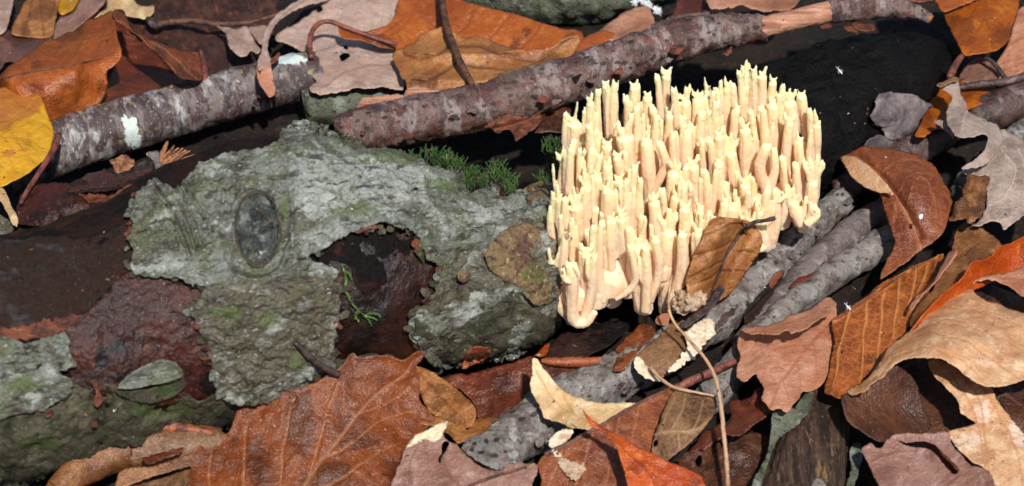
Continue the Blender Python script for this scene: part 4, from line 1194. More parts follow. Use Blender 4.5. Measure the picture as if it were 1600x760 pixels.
tube('limb', [(1412, 358, 34, 22), (1370, 386, 34, 23), (1300, 432, 32, 23), (1240, 474, 30, 22), (1190, 522, 28, 22), (1140, 585, 26, 24), (1110, 620, 26, 24), (1070, 660, 24, 22)], 'twig_bark', r, 30, 2.8, amp=3.0, ampf=0.05, pits=26, pitr=(2, 3.4), jagend=4)
patch('bark_flake', [(1234, 449), (1246, 436), (1262, 430), (1274, 430), (1262, 438), (1246, 446)], 52, 'leaf_dark_red', None, sp=2, thick=1.4, jag=0.5, amp=1)
tag(bpy.data.objects[-1] if False else COL.objects[-1], 'thin rusty leaf sliver lying between the two grey sticks right of the fungus', 'leaf fragment').name = 'leaf_fragment'

r = branch('fallen_branch', 'brown shiny branch at the right edge, just behind the curled grey leaf', 'branch', (1560, 170))
tube('limb', [(1500, 200, 50, 20), (1524, 184, 50, 28), (1560, 172, 50, 33), (1600, 155, 50, 36), (1660, 132, 50, 36)], 'dark_branch', r, 30, 3.5, amp=2, ampf=0.06, pits=14)
r = branch('fallen_branch', 'pale lichen-spotted stick at the right edge, beneath the curled grey leaf', 'branch', (1600, 205))
tube('limb', [(1550, 250, 30, 22), (1590, 218, 34, 25), (1660, 178, 34, 26)], 'twig_bark', r, 26, 3.5, amp=2, ampf=0.06, pits=10)
r = branch('fallen_branch', 'dark red-brown branch between the dark wood and the curled grey leaf', 'branch', (1440, 225))
tube('limb', [(1310, 300, 40, 20), (1370, 262, 44, 25), (1420, 236, 46, 27), (1470, 212, 46, 25), (1500, 196, 40, 18)], 'dark_branch', r, 30, 3.5, amp=2.4, ampf=0.06)
r = branch('dead_twig', 'thin dark twig crossing above the brown branch at the right edge', 'twig', (1550, 130))
tube('stem', [(1496, 138, 90, 5), (1530, 132, 92, 6), (1570, 128, 94, 6), (1606, 118, 94, 7), (1640, 110, 94, 7)], 'dark_branch', r, 12, 3, amp=0.8)
tube('side_shoot', [(1512, 90, 96, 3), (1530, 87, 100, 3.2), (1548, 95, 100, 3.6), (1562, 110, 98, 4.2), (1572, 126, 95, 5)], 'stalk_dark', r, 10, 3, amp=0.5)
r = branch('lichen_twig', 'short knobbly grey-green lichened twig between the brown leaf and the rusty scrap', 'twig', (1490, 310))
tube('stem', [(1524, 262, 60, 9), (1506, 278, 62, 10), (1494, 298, 64, 9), (1496, 316, 64, 8), (1482, 334, 62, 6)], 'mossy_log', r, 16, 2.4, amp=1.6, ampf=0.12)
tube('side_shoot', [(1484, 330, 64, 5), (1478, 318, 70, 6), (1475, 308, 72, 6)], 'mossy_log', r, 12, 2.4, amp=1.2, ampf=0.12)

# rotten stump
r = branch('rotten_wood_chunk', 'dark splintered piece of rotten wood pointing down at the bottom edge', 'wood', (1260, 720))
SW = [(1306, 575, 6, 28), (1294, 610, 10, 38), (1276, 670, 14, 52), (1260, 730, 16, 62), (1244, 800, 16, 66)]
def grooves(V, a, l):
    q = np.column_stack([np.cos(a * 6.283) * 3.2, np.sin(a * 6.283) * 3.2, l * 1.6])
    return 5 * fbm(q, 3) - 4 * np.abs(vnoise(q * np.array([2.6, 2.6, .7]))) 
tube('log_core', SW, 'stump_wood', r, 72, 3.2, disp=grooves, amp=1.2, ampf=0.1)
patch('bark_strip', [(1252, 622), (1264, 611), (1271, 613), (1266, 637), (1246, 664), (1232, 674), (1218, 685), (1206, 706), (1194, 746), (1184, 768), (1174, 760), (1186, 735), (1197, 712), (1206, 671), (1206, 646), (1221, 640), (1240, 638)], [(1265, 611, 92), (1215, 650, 82), (1200, 700, 64), (1180, 760, 56)], 'mossy_log', r, sp=2.2, thick=3, jag=1.2, amp=2, fine=1)
patch('bark_strip', [(1328, 700), (1340, 690), (1350, 704), (1344, 730), (1330, 768), (1322, 760), (1330, 730)], 40, 'mossy_log', r, sp=2.4, thick=2.5, jag=1.5, amp=2, fine=1)
patch('bark_strip', [(1266, 765), (1270, 752), (1280, 747), (1290, 756), (1288, 770), (1270, 772)], 84, 'twig_bark', r, sp=2.2, thick=2.5, jag=1.2, amp=1.5)

# ------------------------------------------------------------------ bark strips and splinters behind the log
def single(name, label, cat, ol, h, mat, group=None, **kw):
    return tag(patch(name, ol, h, mat, None, **kw), label, cat, group)
single('bark_strip', 'curved purplish strip of inner bark under the stalk of the yellow leaf', 'bark', [(38, 298), (60, 290), (104, 286), (114, 298), (132, 312), (142, 324), (124, 346), (90, 352), (50, 352), (24, 348), (26, 326)], [(40, 300, 150), (100, 290, 150), (120, 315, 168), (80, 330, 172), (30, 346, 150), (110, 350, 146)], 'inner_bark', sp=2.6, thick=5, jag=1.5, amp=3, fine=1.5)
single('bark_strip', 'long ragged brown bark strip below the grey branch', 'bark', [(106, 300), (112, 292), (140, 290), (128, 280), (142, 268), (160, 266), (176, 270), (192, 268), (214, 256), (232, 248), (242, 254), (240, 262), (222, 274), (200, 282), (176, 292), (160, 295), (130, 297)], [(110, 296, 172), (240, 256, 172), (180, 284, 178), (150, 272, 152), (210, 260, 158)], 'inner_bark', sp=2.2, thick=4, jag=1.6, amp=2.5, fine=1.4)
single('wood_splinter', 'reddish splintered wood strip running under the long bark strip', 'wood splinter', [(112, 316), (116, 306), (140, 301), (170, 300), (200, 290), (238, 272), (262, 262), (300, 246), (326, 240), (330, 256), (300, 272), (262, 290), (230, 300), (180, 314), (140, 320)], [(112, 312, 158), (220, 290, 165), (320, 250, 190)], 'reddish_wood', sp=2.4, thick=4, jag=1.4, amp=2.5, fine=1.3)
single('wood_chip', 'pale tan wood chip lying on the grey branch near the log', 'wood chip', [(172, 252), (184, 246), (194, 242), (204, 247), (211, 249), (208, 259), (196, 266), (180, 269), (177, 260)], 186, 'fresh_fibre', sp=2, thick=4, jag=1.3, amp=1.5, fine=1.2)
single('bark_strip', 'small grey-brown bark flake standing beside the fan of splinters', 'bark', [(228, 241), (236, 237), (247, 237), (252, 252), (258, 270), (266, 284), (252, 284), (244, 268), (240, 252)], [(236, 238, 200), (260, 282, 205)], 'twig_bark_dull', sp=2, thick=3, jag=0.8, amp=1.5)
r = empty('splintered_wood', 'fan of thin tan splinters sticking up between the bark and grey branch', 'wood splinter', at_h([(265, 250)], [150])[0])
for a, c, w in [((250, 262), (262, 221), 4.2), ((256, 262), (272, 228), 3.6), ((258, 260), (279, 231), 3.0), ((260, 260), (286, 232), 3.2), ((262, 260), (291, 235), 2.8), ((262, 260), (297, 236), 3.0), ((266, 262), (303, 242), 2.8), ((268, 262), (312, 244), 3.4), ((254, 258), (266, 234), 2.6)]:
    m_ = ((a[0] + c[0]) / 2 - 2, (a[1] + c[1]) / 2 - 1)
    tube('splinter', [(a[0], a[1], 198, w * .9), (m_[0], m_[1], 202, w), (c[0], c[1], 206, w * .5)], 'fresh_fibre', r, 7, 3, amp=0.7, ampf=0.2)
tag(patch('soil_crumbs', [(-20, 352), (20, 348), (70, 344), (120, 340), (160, 326), (196, 312), (214, 306), (212, 330), (200, 352), (150, 368), (90, 376), (30, 380), (-20, 384)], [(0, 360, 128), (200, 320, 150), (100, 360, 140)], 'humus', None, sp=2.4, thick=8, jag=3, amp=5, ampf=0.05, fine=5, finef=0.13), kind='stuff')

# loose bark and bud scars on the branches
ROOTS = [o for o in COL.objects if o.name.startswith('fallen_branch') and o.type == 'EMPTY']
G1C = [(75, 236, 60, 46), (160, 205, 60, 45), (240, 184, 60, 43), (320, 160, 60, 42), (400, 137, 60, 41), (494, 114, 60, 39)]
B1C = [(1412, 358, 34, 22), (1300, 432, 32, 23), (1190, 522, 28, 22), (1110, 620, 26, 24)]
def owner(word):
    return [o for o in ROOTS if word in o['label']][0]
for ctl, word, n_, mats_ in ((RBC, 'red-brown pore', 26, ('red_branch', 'red_branch', 'reddish_wood', 'twig_bark_dull')), (G1C, 'grey mottled', 9, ('grey_branch', 'reddish_wood', 'brown_bark')), (AC, 'long grey', 18, ('twig_bark', 'twig_bark_dull', 'reddish_wood', 'dark_branch')), (B1C, 'pale grey stick', 8, ('twig_bark', 'twig_bark_dull', 'dark_branch'))):
    Cc = smooth(ctl, 4); ow = owner(word)
    for _ in range(n_):
        c_ = Cc[random.randrange(4, len(Cc) - 4)]
        off_ = random.uniform(-.8, .8) * c_[3]
        tx = Cc[-1][:2] - Cc[0][:2]; tx /= np.linalg.norm(tx); nx = np.array([-tx[1], tx[0]])
        ctr = c_[:2] + nx * off_
        rr = random.uniform(3.5, 9)
        po = [tuple(ctr + tx * math.cos(t_) * rr * random.uniform(.7, 1.5) + nx * math.sin(t_) * rr * random.uniform(.4, .8)) for t_ in np.linspace(0, 2 * math.pi, 9, endpoint=False)]
        patch('bark_flake', po, on_tube(ctl, random.uniform(.6, 3.2)), random.choice(mats_), ow, sp=2, thick=1.3, jag=1.1, jagf=.25, amp=1.3, fine=.8, finef=.15)
    for _ in range(4):
        i_ = random.randrange(6, len(Cc) - 6); c_ = Cc[i_]
        s_ = random.choice((-1, 1)) * random.uniform(.3, .85)
        tx = Cc[-1][:2] - Cc[0][:2]; tx /= np.linalg.norm(tx); nx = np.array([-tx[1], tx[0]])
        p0 = c_[:2] + nx * s_ * c_[3]; p1 = p0 + nx * np.sign(s_) * 6 + tx * 4
        h0 = float(on_tube(ctl, -3)(p0[None])[0])
        tube('bud_scar', [(p0[0], p0[1], h0, 4.2), ((p0[0] + p1[0]) / 2, (p0[1] + p1[1]) / 2, h0 + 4, 3.6), (p1[0], p1[1], h0 + 7, 2.2)], mats_[0], ow, 9, 2, amp=.8, ampf=.3)
# ------------------------------------------------------------------ fallen leaves
def leaf(name, label, ol, h, mat, mid=None, nv=0, vl=60, stalk=None, group=None, midr=1.6, midmat=None, ang=52, cat='leaf', extras=(), sides=(1, -1), bend=0.25, veins=(), vs=0.08, ve=0.92, midlift=1.0, **kw):
    """one fallen leaf: a blade with relief veins; a midrib or stalk that shows is a part of its own"""
    V = list(veins)
    if mid is not None:
        if nv: V += side_veins(mid, nv, vl, ang, bend, vs, ve, sides)
        V.append((mid, 2.4))
    kw.setdefault('curl', 0.0)
    kw['amp'] = kw.get('amp', 2.5) * 1.5
    q = np.array(ol, float)[:, :2]
    lo_, hi_ = q.min(0), q.max(0)
    kw.setdefault('tone', [(random.uniform(lo_[0], hi_[0]), random.uniform(lo_[1], hi_[1]), random.uniform(8, 26), random.uniform(8, 22)) for _ in range(5)])
    kw['vw'] = kw.get('vw', 1.5) * 0.92
    kw['vr'] = kw.get('vr', 0.9) * 1.7
    kw.setdefault('fine', 0.9); kw.setdefault('finef', 0.06)
    if mid is None and stalk is None and not extras:
        return tag(patch(name, ol, h, mat, None, veins=V, **kw), label, cat, group)
    c = np.mean(np.array(ol, float)[:, :2], 0)
    r = empty(name, label, cat, at_h([c], [4])[0], group)
    bl = patch('blade', ol, h, mat, r, veins=V, **kw)
    for e in extras:
        e = dict(e)
        patch(e.pop('n', 'blade_fold'), e.pop('ol'), e.pop('h'), e.pop('mat', mat), r, **e)
    if mid is not None and midr:
        M = smooth(mid, 3)
        me = bl.data
        W_ = np.empty(len(me.vertices) * 3); me.vertices.foreach_get('co', W_)
        W_ = W_.reshape(-1, 3) / K + ORG[bl.name]
        W_ = W_[:len(W_) // 2]
        q = to_px(W_)
        keep = in_poly(M, smooth(ol, 6, True))
        M = M[keep] if keep.sum() > 4 else M
        j = [((q - m) ** 2).sum(1).argmin() for m in M]
        P = W_[j]
        P = np.array([P[max(0, i - 3):i + 4].mean(0) for i in range(len(P))])
        u = CP - P; u /= np.linalg.norm(u, axis=1, keepdims=True)
        P = P + u * midr * 0.35 * midlift
        tube3('midrib', P[::2], np.linspace(midr * 1.15, midr * .55, len(P[::2])), midmat or mat, r, 8)
    if stalk is not None:
        tube('stalk', stalk[1], stalk[0], r, 12, 3, amp=0.35, ampf=0.1)
    return r

# --- upper left
leaf('beech_leaf', 'large orange-brown leaf folded lengthwise at the left edge, above the yellow leaf',
     [(-20, 132), (0, 119), (30, 98), (62, 72), (100, 48), (145, 30), (174, 19), (179, 30), (182, 52), (187, 72), (189, 80), (178, 100), (169, 108), (169, 134), (160, 158), (130, 172), (100, 182), (60, 196), (20, 200), (-20, 205)],
     [(-20, 130, 80), (100, 48, 70), (174, 20, 100), (188, 78, 150), (120, 102, 165), (60, 112, 160), (0, 124, 150), (165, 110, 140), (165, 150, 105), (100, 180, 95), (0, 200, 100)], 'leaf_orange',
     mid=[(0, 125), (40, 114), (80, 108), (120, 101), (160, 89), (184, 79)], nv=0, midr=2.0, midmat='stalk_brown', amp=4, sp=2.8,
     veins=[[(70, 108), (90, 80), (110, 50)], [(110, 102), (128, 70), (140, 36)], [(148, 92), (158, 60), (166, 28)], [(30, 116), (48, 96), (60, 78)], [(60, 112), (100, 120), (150, 130)], [(20, 120), (60, 140), (110, 160)]])
leaf('beech_leaf', 'curled brown leaf with a dark hollow, right of the folded orange-brown leaf',
     [(174, 20), (183, 17), (194, 22), (200, 36), (208, 50), (240, 61), (262, 72), (282, 76), (314, 84), (318, 100), (316, 124), (304, 128), (286, 124), (268, 112), (252, 94), (240, 80), (224, 66), (205, 52), (190, 40), (180, 34)],
     [(180, 20, 112), (205, 50, 124), (240, 64, 126), (280, 78, 112), (316, 90, 92), (316, 124, 112), (250, 92, 152), (210, 54, 146)], 'leaf_russet', amp=3, sp=2.6, veins=[[(236, 64), (262, 84), (290, 108), (306, 126)]],
     stalk=('stalk_red', [(313, 80, 100, 3), (318, 96, 103, 4.4), (320, 112, 104, 5), (321, 128, 100, 4.4)]),
     extras=[dict(n='blade_hollow', ol=[(176, 30), (190, 38), (224, 64), (252, 92), (272, 114), (292, 128), (270, 140), (210, 156), (160, 172), (160, 150), (172, 120), (186, 84), (182, 54)], h=[(180, 40, 20), (230, 80, 4), (270, 130, 40), (180, 160, 70), (186, 90, 10)], mat='leaf_dark_red', amp=3, sp=3.2)])
leaf('beech_leaf', 'upright light tan leaf with three dark veins at the top left', [(18, 54), (26, 30), (44, -2), (60, -16), (92, -16), (91, 4), (86, 34), (80, 58), (50, 60), (30, 58)], [(30, 55, 60), (80, 56, 60), (60, -10, 36)], 'leaf_tan',
     veins=[[(68, 56), (66, 30), (60, -6)], [(38, 54), (44, 28), (50, -4)], [(80, 30), (84, 10), (84, -8)]], amp=3, sp=3)
leaf('beech_leaf', 'greyish pink leaf cut by the left edge at the top corner', [(-20, -16), (20, -16), (23, -4), (17, 22), (12, 44), (4, 54), (-20, 58)], [(-10, -10, 40), (10, 40, 58)], 'leaf_pale_pink', amp=3, veins=[[(-14, 20), (18, 16)], [(-14, 36), (14, 34)]])
leaf('beech_leaf', 'dull purplish brown leaf lying under the tip of the light tan leaf', [(-20, 62), (0, 54), (15, 47), (36, 55), (82, 53), (74, 70), (52, 88), (30, 100), (10, 96), (-2, 112), (-20, 118)], [(-10, 60, 50), (40, 56, 50), (30, 95, 66), (-10, 110, 70)], 'leaf_purple_brown', amp=4, curl=4)
leaf('beech_leaf', 'small yellowish leaf peeping out at the top, right of the light tan leaf', [(92, 22), (92, -16), (126, -16), (122, 4), (112, 18), (100, 24)], 30, 'leaf_yellow', amp=3)
leaf('beech_leaf', 'dusky pink-brown leaf beside the yellowish one at the top', [(78, 62), (92, 24), (112, 18), (126, 0), (136, -16), (160, -16), (166, 4), (152, 20), (142, 26), (120, 40), (100, 52)], [(90, 40, 40), (150, 0, 44), (120, 40, 52)], 'leaf_mauve', amp=3, veins=[[(96, 24), (120, 36)]])
leaf('beech_leaf', 'ragged pale beige leaf at the top, behind the folded orange-brown leaf', [(142, 30), (150, 22), (166, 14), (168, -16), (198, -16), (214, 8), (226, 12), (240, 8), (240, 22), (228, 32), (214, 30), (200, 26), (186, 22), (170, 25)], [(150, 24, 36), (230, 20, 44), (180, -10, 30)], 'leaf_cream', amp=4)
leaf('rotten_leaf', 'broad dark rotten leaf with crumbly surface behind the grey branch at the top', [(192, 22), (206, 20), (228, 30), (240, 4), (250, -16), (428, -16), (432, 14), (424, 50), (412, 82), (404, 110), (360, 122), (325, 134), (300, 130), (280, 90), (250, 66), (215, 56)], [(200, 30, 20), (430, -10, 26), (400, 100, 28), (300, 110, 30)], 'leaf_rotten', amp=7, ampf=0.025, fine=3, finef=0.1, sp=3.2, thick=4, jag=3)
r = empty('leaf_stalk', 'long brown dried stalk with a dark knob, lying across the rotten leaf', 'stalk', at_h([(320, 36)], [40])[0])
tube('stem', [(244, 38, 52, 4.5), (270, 35, 58, 5.5), (300, 33, 62, 5), (340, 38, 64, 4.5), (380, 37, 68, 4), (412, 30, 74, 3.2), (440, 20, 80, 2.6)], 'stalk_brown', r, 12, 3, amp=0.8)
tube('knob', [(231, 30, 52, 5), (238, 36, 54, 8.5), (246, 40, 54, 7), (253, 38, 56, 4.5)], 'dark_branch', r, 12, 2.4, amp=2.2, ampf=0.15)
leaf('dried_leaf', 'twisted pale beige ribbon of a dried leaf bending down over the grey branch',
     [(540, -16), (520, -4), (500, 4), (470, 14), (448, 24), (432, 38), (422, 56), (419, 78), (424, 96), (421, 106), (412, 108), (404, 112), (402, 98), (410, 78), (412, 58), (420, 38), (434, 22), (452, 10), (470, -4), (480, -16)],
     [(500, -10, 60), (450, 16, 90), (424, 40, 110), (416, 70, 122), (412, 106, 132)], 'leaf_pale_pink', amp=2.5, sp=2.4, veins=[[(500, -6), (450, 18), (424, 44), (414, 80)]], jag=1.2,
     extras=[dict(ol=[(402, 104), (414, 106), (422, 102), (426, 114), (428, 128), (430, 144), (422, 152), (416, 146), (406, 130), (402, 118)], h=[(410, 106, 134), (424, 148, 124)], mat='leaf_pink_tan', amp=2, sp=2.4), dict(ol=[(422, 96), (436, 82), (438, 84), (437, 91), (424, 102)], h=126, mat='leaf_russet', amp=1, sp=2.2)])
leaf('dried_leaf', 'small pale pinkish leaf hanging from the dried stalk in front of the rotten leaf', [(338, 38), (352, 40), (366, 44), (384, 42), (392, 54), (400, 68), (408, 78), (402, 84), (392, 80), (384, 88), (374, 88), (362, 80), (356, 66), (351, 50)], [(345, 40, 72), (390, 44, 80), (400, 80, 96), (370, 86, 92)], 'leaf_pale_pink', amp=2.5, sp=2.4, veins=[[(345, 41), (362, 54), (390, 74)]], curl=-4)
leaf('dried_leaf', 'second small pale leaf between the dried stalk and the beige ribbon', [(386, 44), (400, 42), (418, 42), (418, 56), (412, 72), (406, 70), (396, 58)], [(390, 46, 76), (412, 60, 88)], 'leaf_pale_pink', amp=2, sp=2.4)
leaf('beech_leaf', 'broad pale greyish-pink leaf with dark holes, left of the tan leaf',
     [(430, 62), (444, 48), (462, 36), (482, 24), (510, 6), (534, -16), (640, -16), (640, 60), (630, 90), (632, 134), (600, 138), (560, 142), (520, 146), (488, 148), (484, 140), (494, 128), (484, 116), (488, 98), (478, 86), (458, 74)],
     [(440, 60, 60), (520, 0, 44), (640, -10, 40), (636, 80, 60), (630, 134, 84), (488, 146, 92), (485, 100, 74)], 'leaf_pale_pink', amp=4, sp=2.6, jag=1.4,
     holes=[[(530, 90), (536, 86), (546, 88), (542, 96), (533, 98)], [(536, 76), (540, 73), (545, 77), (541, 81)], [(486, 102), (494, 99), (498, 103), (490, 106)], [(494, 15), (502, 12), (504, 18), (496, 20)]],
     veins=[[(480, 90), (540, 60), (600, 40)], [(500, 140), (560, 110), (620, 100)]])
leaf('beech_leaf', 'glossy orange leaf curving along the top edge behind the tan leaf', [(528, 42), (545, 46), (575, 49), (602, 42), (618, 22), (630, -16), (690, -16), (730, 4), (780, 17), (830, 29), (880, 46), (910, 53), (908, 74), (880, 78), (820, 84), (780, 80), (720, 76), (680, 72), (640, 76), (608, 78), (580, 70), (556, 64), (536, 60)],
     [(530, 45, 104), (600, 44, 92), (640, -10, 78), (730, 4, 84), (880, 48, 96), (905, 70, 96), (820, 82, 74), (640, 66, 66), (560, 60, 96)], 'leaf_orange', sp=2.6, amp=3,
     veins=[[(600, 62), (630, 44), (650, 10), (656, -10)], [(650, 62), (680, 40), (700, 4)], [(700, 62), (726, 44), (740, 10)], [(756, 70), (776, 50), (796, 24)], [(812, 76), (830, 56), (846, 34)], [(570, 58), (606, 50), (628, 30)]], vr=-1.4, vw=2.2,
     stalk=('stalk_red', [(487, 90, 108, 4.5), (484, 72, 112, 4.6), (487, 52, 114, 4.4), (497, 38, 114, 4.2), (514, 34, 112, 4), (540, 43, 108, 4), (575, 56, 100, 3.6), (620, 70, 92, 3)]))
leaf('beech_leaf', 'tan leaf with wavy folds resting against the red-brown branch', [(612, 82), (622, 78), (640, 68), (664, 52), (690, 42), (704, 46), (720, 58), (745, 56), (765, 63), (800, 76), (840, 78), (866, 72), (884, 54), (902, 54), (908, 72), (896, 92), (872, 108), (840, 114), (800, 124), (750, 140), (700, 146), (640, 152), (634, 132), (624, 110), (616, 96)],
     [(616, 84, 110), (690, 46, 116), (760, 64, 120), (850, 76, 130), (900, 58, 130), (890, 92, 128), (800, 120, 132), (700, 142, 128), (640, 148, 120), (660, 90, 122)], 'leaf_tan', sp=2.4, amp=2.5, jag=1.2, vr=-2.0, vw=3.0, tone=[(660, 130, 30, 10), (860, 90, 20, 10)],
     extra=lambda P: -13 * np.abs(np.sin((P[:, 1] + 0.0009 * (P[:, 0] - 720) ** 2) / 13.5)),
     mid=[(690, -14), (694, 20), (700, 46), (712, 80), (724, 110), (738, 132)], midr=0,
     veins=[[(708, 62), (684, 84), (656, 92), (628, 84)], [(716, 96), (694, 112), (662, 128), (640, 122)], [(716, 68), (750, 72), (790, 86), (840, 92), (890, 62)], [(726, 102), (770, 104), (820, 112), (860, 104)]],
     stalk=('stalk_brown', [(688, -30, 112, 5), (692, 8, 119, 5.6), (699, 44, 125, 6), (711, 78, 131, 6.4), (722, 104, 138, 6.2), (738, 132, 140, 5)]))
leaf('beech_leaf', 'pinkish leaf with an orange side behind the red-brown branch, at top centre', [(898, 78), (912, 62), (940, 42), (972, 22), (1002, 10), (1014, 12), (1022, 36), (1006, 46), (982, 62), (950, 76), (920, 92)], [(900, 76, 110), (1010, 12, 110), (1020, 40, 128), (950, 76, 140)], 'leaf_pink_tan', sp=2.6, amp=3,
     extras=[dict(ol=[(900, 76), (914, 58), (930, 50), (946, 48), (960, 52), (954, 62), (936, 72), (916, 86), (904, 88)], h=[(905, 80, 134), (955, 54, 138)], mat='leaf_orange', amp=2, sp=2.6)])
leaf('beech_leaf', 'narrow dark orange leaf at the top, between the mossy branch and bare wood', [(1050, 30), (1056, 12), (1062, -16), (1110, -16), (1108, 14), (1090, 22), (1068, 28)], [(1055, 25, 100), (1100, -10, 90)], 'leaf_dark_red', amp=3, veins=[[(1054, 28), (1064, 4), (1070, -12)]])
leaf('beech_leaf', 'pinkish brown leaf lying flat at the top edge above the bare wood', [(1106, -16), (1107, 12), (1120, 16), (1142, 14), (1158, 10), (1176, 16), (1200, 18), (1240, 16), (1250, -16)], [(1110, 10, 122), (1200, 16, 122), (1180, -12, 100)], 'leaf_pink_tan', amp=3, curl=4)
leaf('beech_leaf', 'brown leaf tucked under the red-brown branch beside the dark moss', [(834, 206), (838, 186), (850, 172), (872, 166), (892, 168), (890, 184), (880, 204), (858, 208)], [(836, 190, 130), (885, 200, 132)], 'leaf_dark', amp=3)

# --- left edge
leaf('beech_leaf', 'yellow leaf with an orange-brown upper half at the left edge',
     [(-24, 146), (0, 139), (24, 134), (46, 131), (57, 138), (66, 156), (74, 178), (83, 202), (82, 218), (74, 242), (52, 264), (26, 280), (0, 291), (-24, 298)],
     [(-20, 145, 150), (50, 132, 150), (80, 205, 150), (70, 245, 158), (0, 288, 170), (10, 210, 178)], 'leaf_yellow', sp=2.6, amp=3, mid=[(-20, 206), (20, 214), (60, 216), (82, 208)], midr=0, nv=3, vl=60, veins=[[(-10, 240), (30, 244), (70, 236)], [(-10, 190), (30, 176), (56, 150)]], vr=-0.8,
     marks=[[(-24, 140), (50, 128), (64, 150), (62, 172), (40, 184), (20, 192), (0, 206), (-24, 214)], (14, 238, 10, 5), (36, 234, 8, 3)],
     stalk=('stalk_red', [(92, 210, 140, 4), (86, 228, 146, 5.5), (76, 246, 152, 5), (60, 272, 160, 4.2), (44, 296, 166, 4), (32, 318, 170, 3.4)]))
leaf('dried_leaf', 'narrow yellow-white rolled leaf tip under the yellow leaf at the left edge', [(-16, 290), (4, 292), (12, 304), (20, 324), (28, 344), (26, 353), (17, 346), (8, 326), (-4, 310), (-16, 304)], [(-10, 296, 190), (25, 350, 196)], 'leaf_cream', sp=2.2, amp=2, curl=-3, marks=[])
leaf('bark_strip', 'small grey-green bark scrap at the left edge beneath the rolled yellow tip', [(-20, 330), (0, 334), (14, 344), (22, 358), (8, 366), (-20, 368)], 176, 'lichen_bark', cat='bark', sp=2.4, thick=4, amp=2, fine=1.5)

# --- foot of the log
leaf('beech_leaf', 'biggest brown leaf with pale branching veins, at the bottom in front of the log',
     [(284, 790), (293, 762), (301, 720), (318, 692), (340, 682), (357, 676), (364, 660), (370, 642), (380, 622), (392, 613), (404, 611), (420, 614), (438, 613), (466, 606), (493, 597), (512, 585), (527, 576), (536, 570), (545, 556), (552, 552), (559, 558), (584, 556), (610, 556), (627, 562), (640, 555), (652, 549), (662, 552), (658, 564), (649, 574), (656, 592), (655, 612), (657, 628), (672, 644), (679, 657), (656, 676), (636, 694), (624, 722), (612, 765), (606, 790)],
     [(293, 762, 60), (318, 692, 78), (400, 612, 118), (550, 554, 150), (655, 552, 140), (660, 630, 76), (676, 656, 62), (615, 760, 52), (480, 750, 66), (480, 660, 104), (580, 620, 104)], 'leaf_big_brown', sp=2.7, amp=3, jag=0.5, fine=0.4, clear=5, vr=-1.0, vw=1.4, thick=1.8, curl=3, curlw=9,
     mid=[(470, 776), (480, 753), (504, 718), (531, 685), (558, 650), (583, 620), (606, 603), (632, 586), (645, 566)], midr=0.9, midmat='leaf_mauve',
     veins=[[(479, 757), (492, 715), (502, 680), (513, 637), (528, 596)], [(506, 716), (548, 694), (584, 664), (624, 648), (650, 644)], [(472, 772), (530, 750), (580, 716), (626, 690)], [(436, 776), (440, 720), (446, 681), (455, 637), (462, 620)], [(382, 776), (382, 730), (382, 690), (388, 660)], [(560, 648), (600, 632), (640, 606)], [(330, 776), (326, 740), (330, 706)]], tone=[(640, 740, 40, 34), (560, 690, 30, 16), (470, 660, 26, 60), (400, 720, 20, 40), (520, 740, 30, 20)])
leaf('beech_leaf', 'tan speckled leaf tucked behind the right edge of the biggest brown leaf', [(640, 572), (656, 573), (674, 580), (702, 598), (724, 616), (740, 633), (745, 650), (734, 668), (712, 668), (686, 656), (668, 638), (656, 614)], [(650, 575, 64), (740, 635, 66), (735, 665, 58), (665, 640, 48)], 'leaf_tan', sp=2.6, amp=3, clear=5, veins=[[(656, 584), (690, 620), (730, 660)], [(664, 630), (700, 648)]])
leaf('rotten_leaf', 'broad rust-brown leaf lying flat below the log and left of the cream leaf', [(690, 594), (704, 588), (730, 582), (771, 573), (800, 568), (830, 558), (856, 562), (900, 562), (926, 562), (936, 570), (920, 580), (900, 584), (872, 590), (845, 598), (828, 610), (822, 632), (802, 656), (800, 684), (770, 690), (730, 664), (745, 650), (740, 630), (720, 610)], [(700, 590, 34), (930, 564, 42), (860, 566, 54), (780, 640, 30), (800, 680, 28)], 'leaf_dark_red', sp=2.8, amp=4, fine=1.2, clear=5)
r = empty('leaf_fragment', 'narrow rolled orange-brown leaf edge lying across the rusty leaf below the fungus', 'leaf fragment', at_h([(890, 565)], [40])[0])
tube('roll', [(846, 564, 62, 4), (870, 566, 62, 7), (900, 566, 60, 7.5), (930, 565, 58, 6.5), (946, 562, 56, 4)], 'stalk_orange', r, 14, 3, amp=1.2)
leaf('leaf_fragment', 'tiny orange-edged leaf curl at the lower right corner of the grey bark', [(838, 556), (846, 546), (858, 536), (859, 542), (852, 554), (844, 558)], 74, 'leaf_bright_orange', cat='leaf fragment', sp=1.8, amp=1, clear=4)
leaf('leaf_fragment', 'ragged light tan leaf scrap above the grey bark fragment at the bottom', [(650, 662), (664, 656), (682, 652), (700, 656), (716, 662), (736, 657), (752, 653), (771, 652), (790, 660), (796, 676), (786, 676), (766, 671), (752, 680), (741, 688), (728, 690), (714, 693), (706, 686), (692, 676), (680, 668)], [(655, 660, 62), (790, 665, 56), (714, 690, 70)], 'leaf_tan', cat='leaf fragment', sp=2.2, amp=3, jag=1.5, holes=[[(727, 664), (733, 660), (736, 664), (731, 670)]])
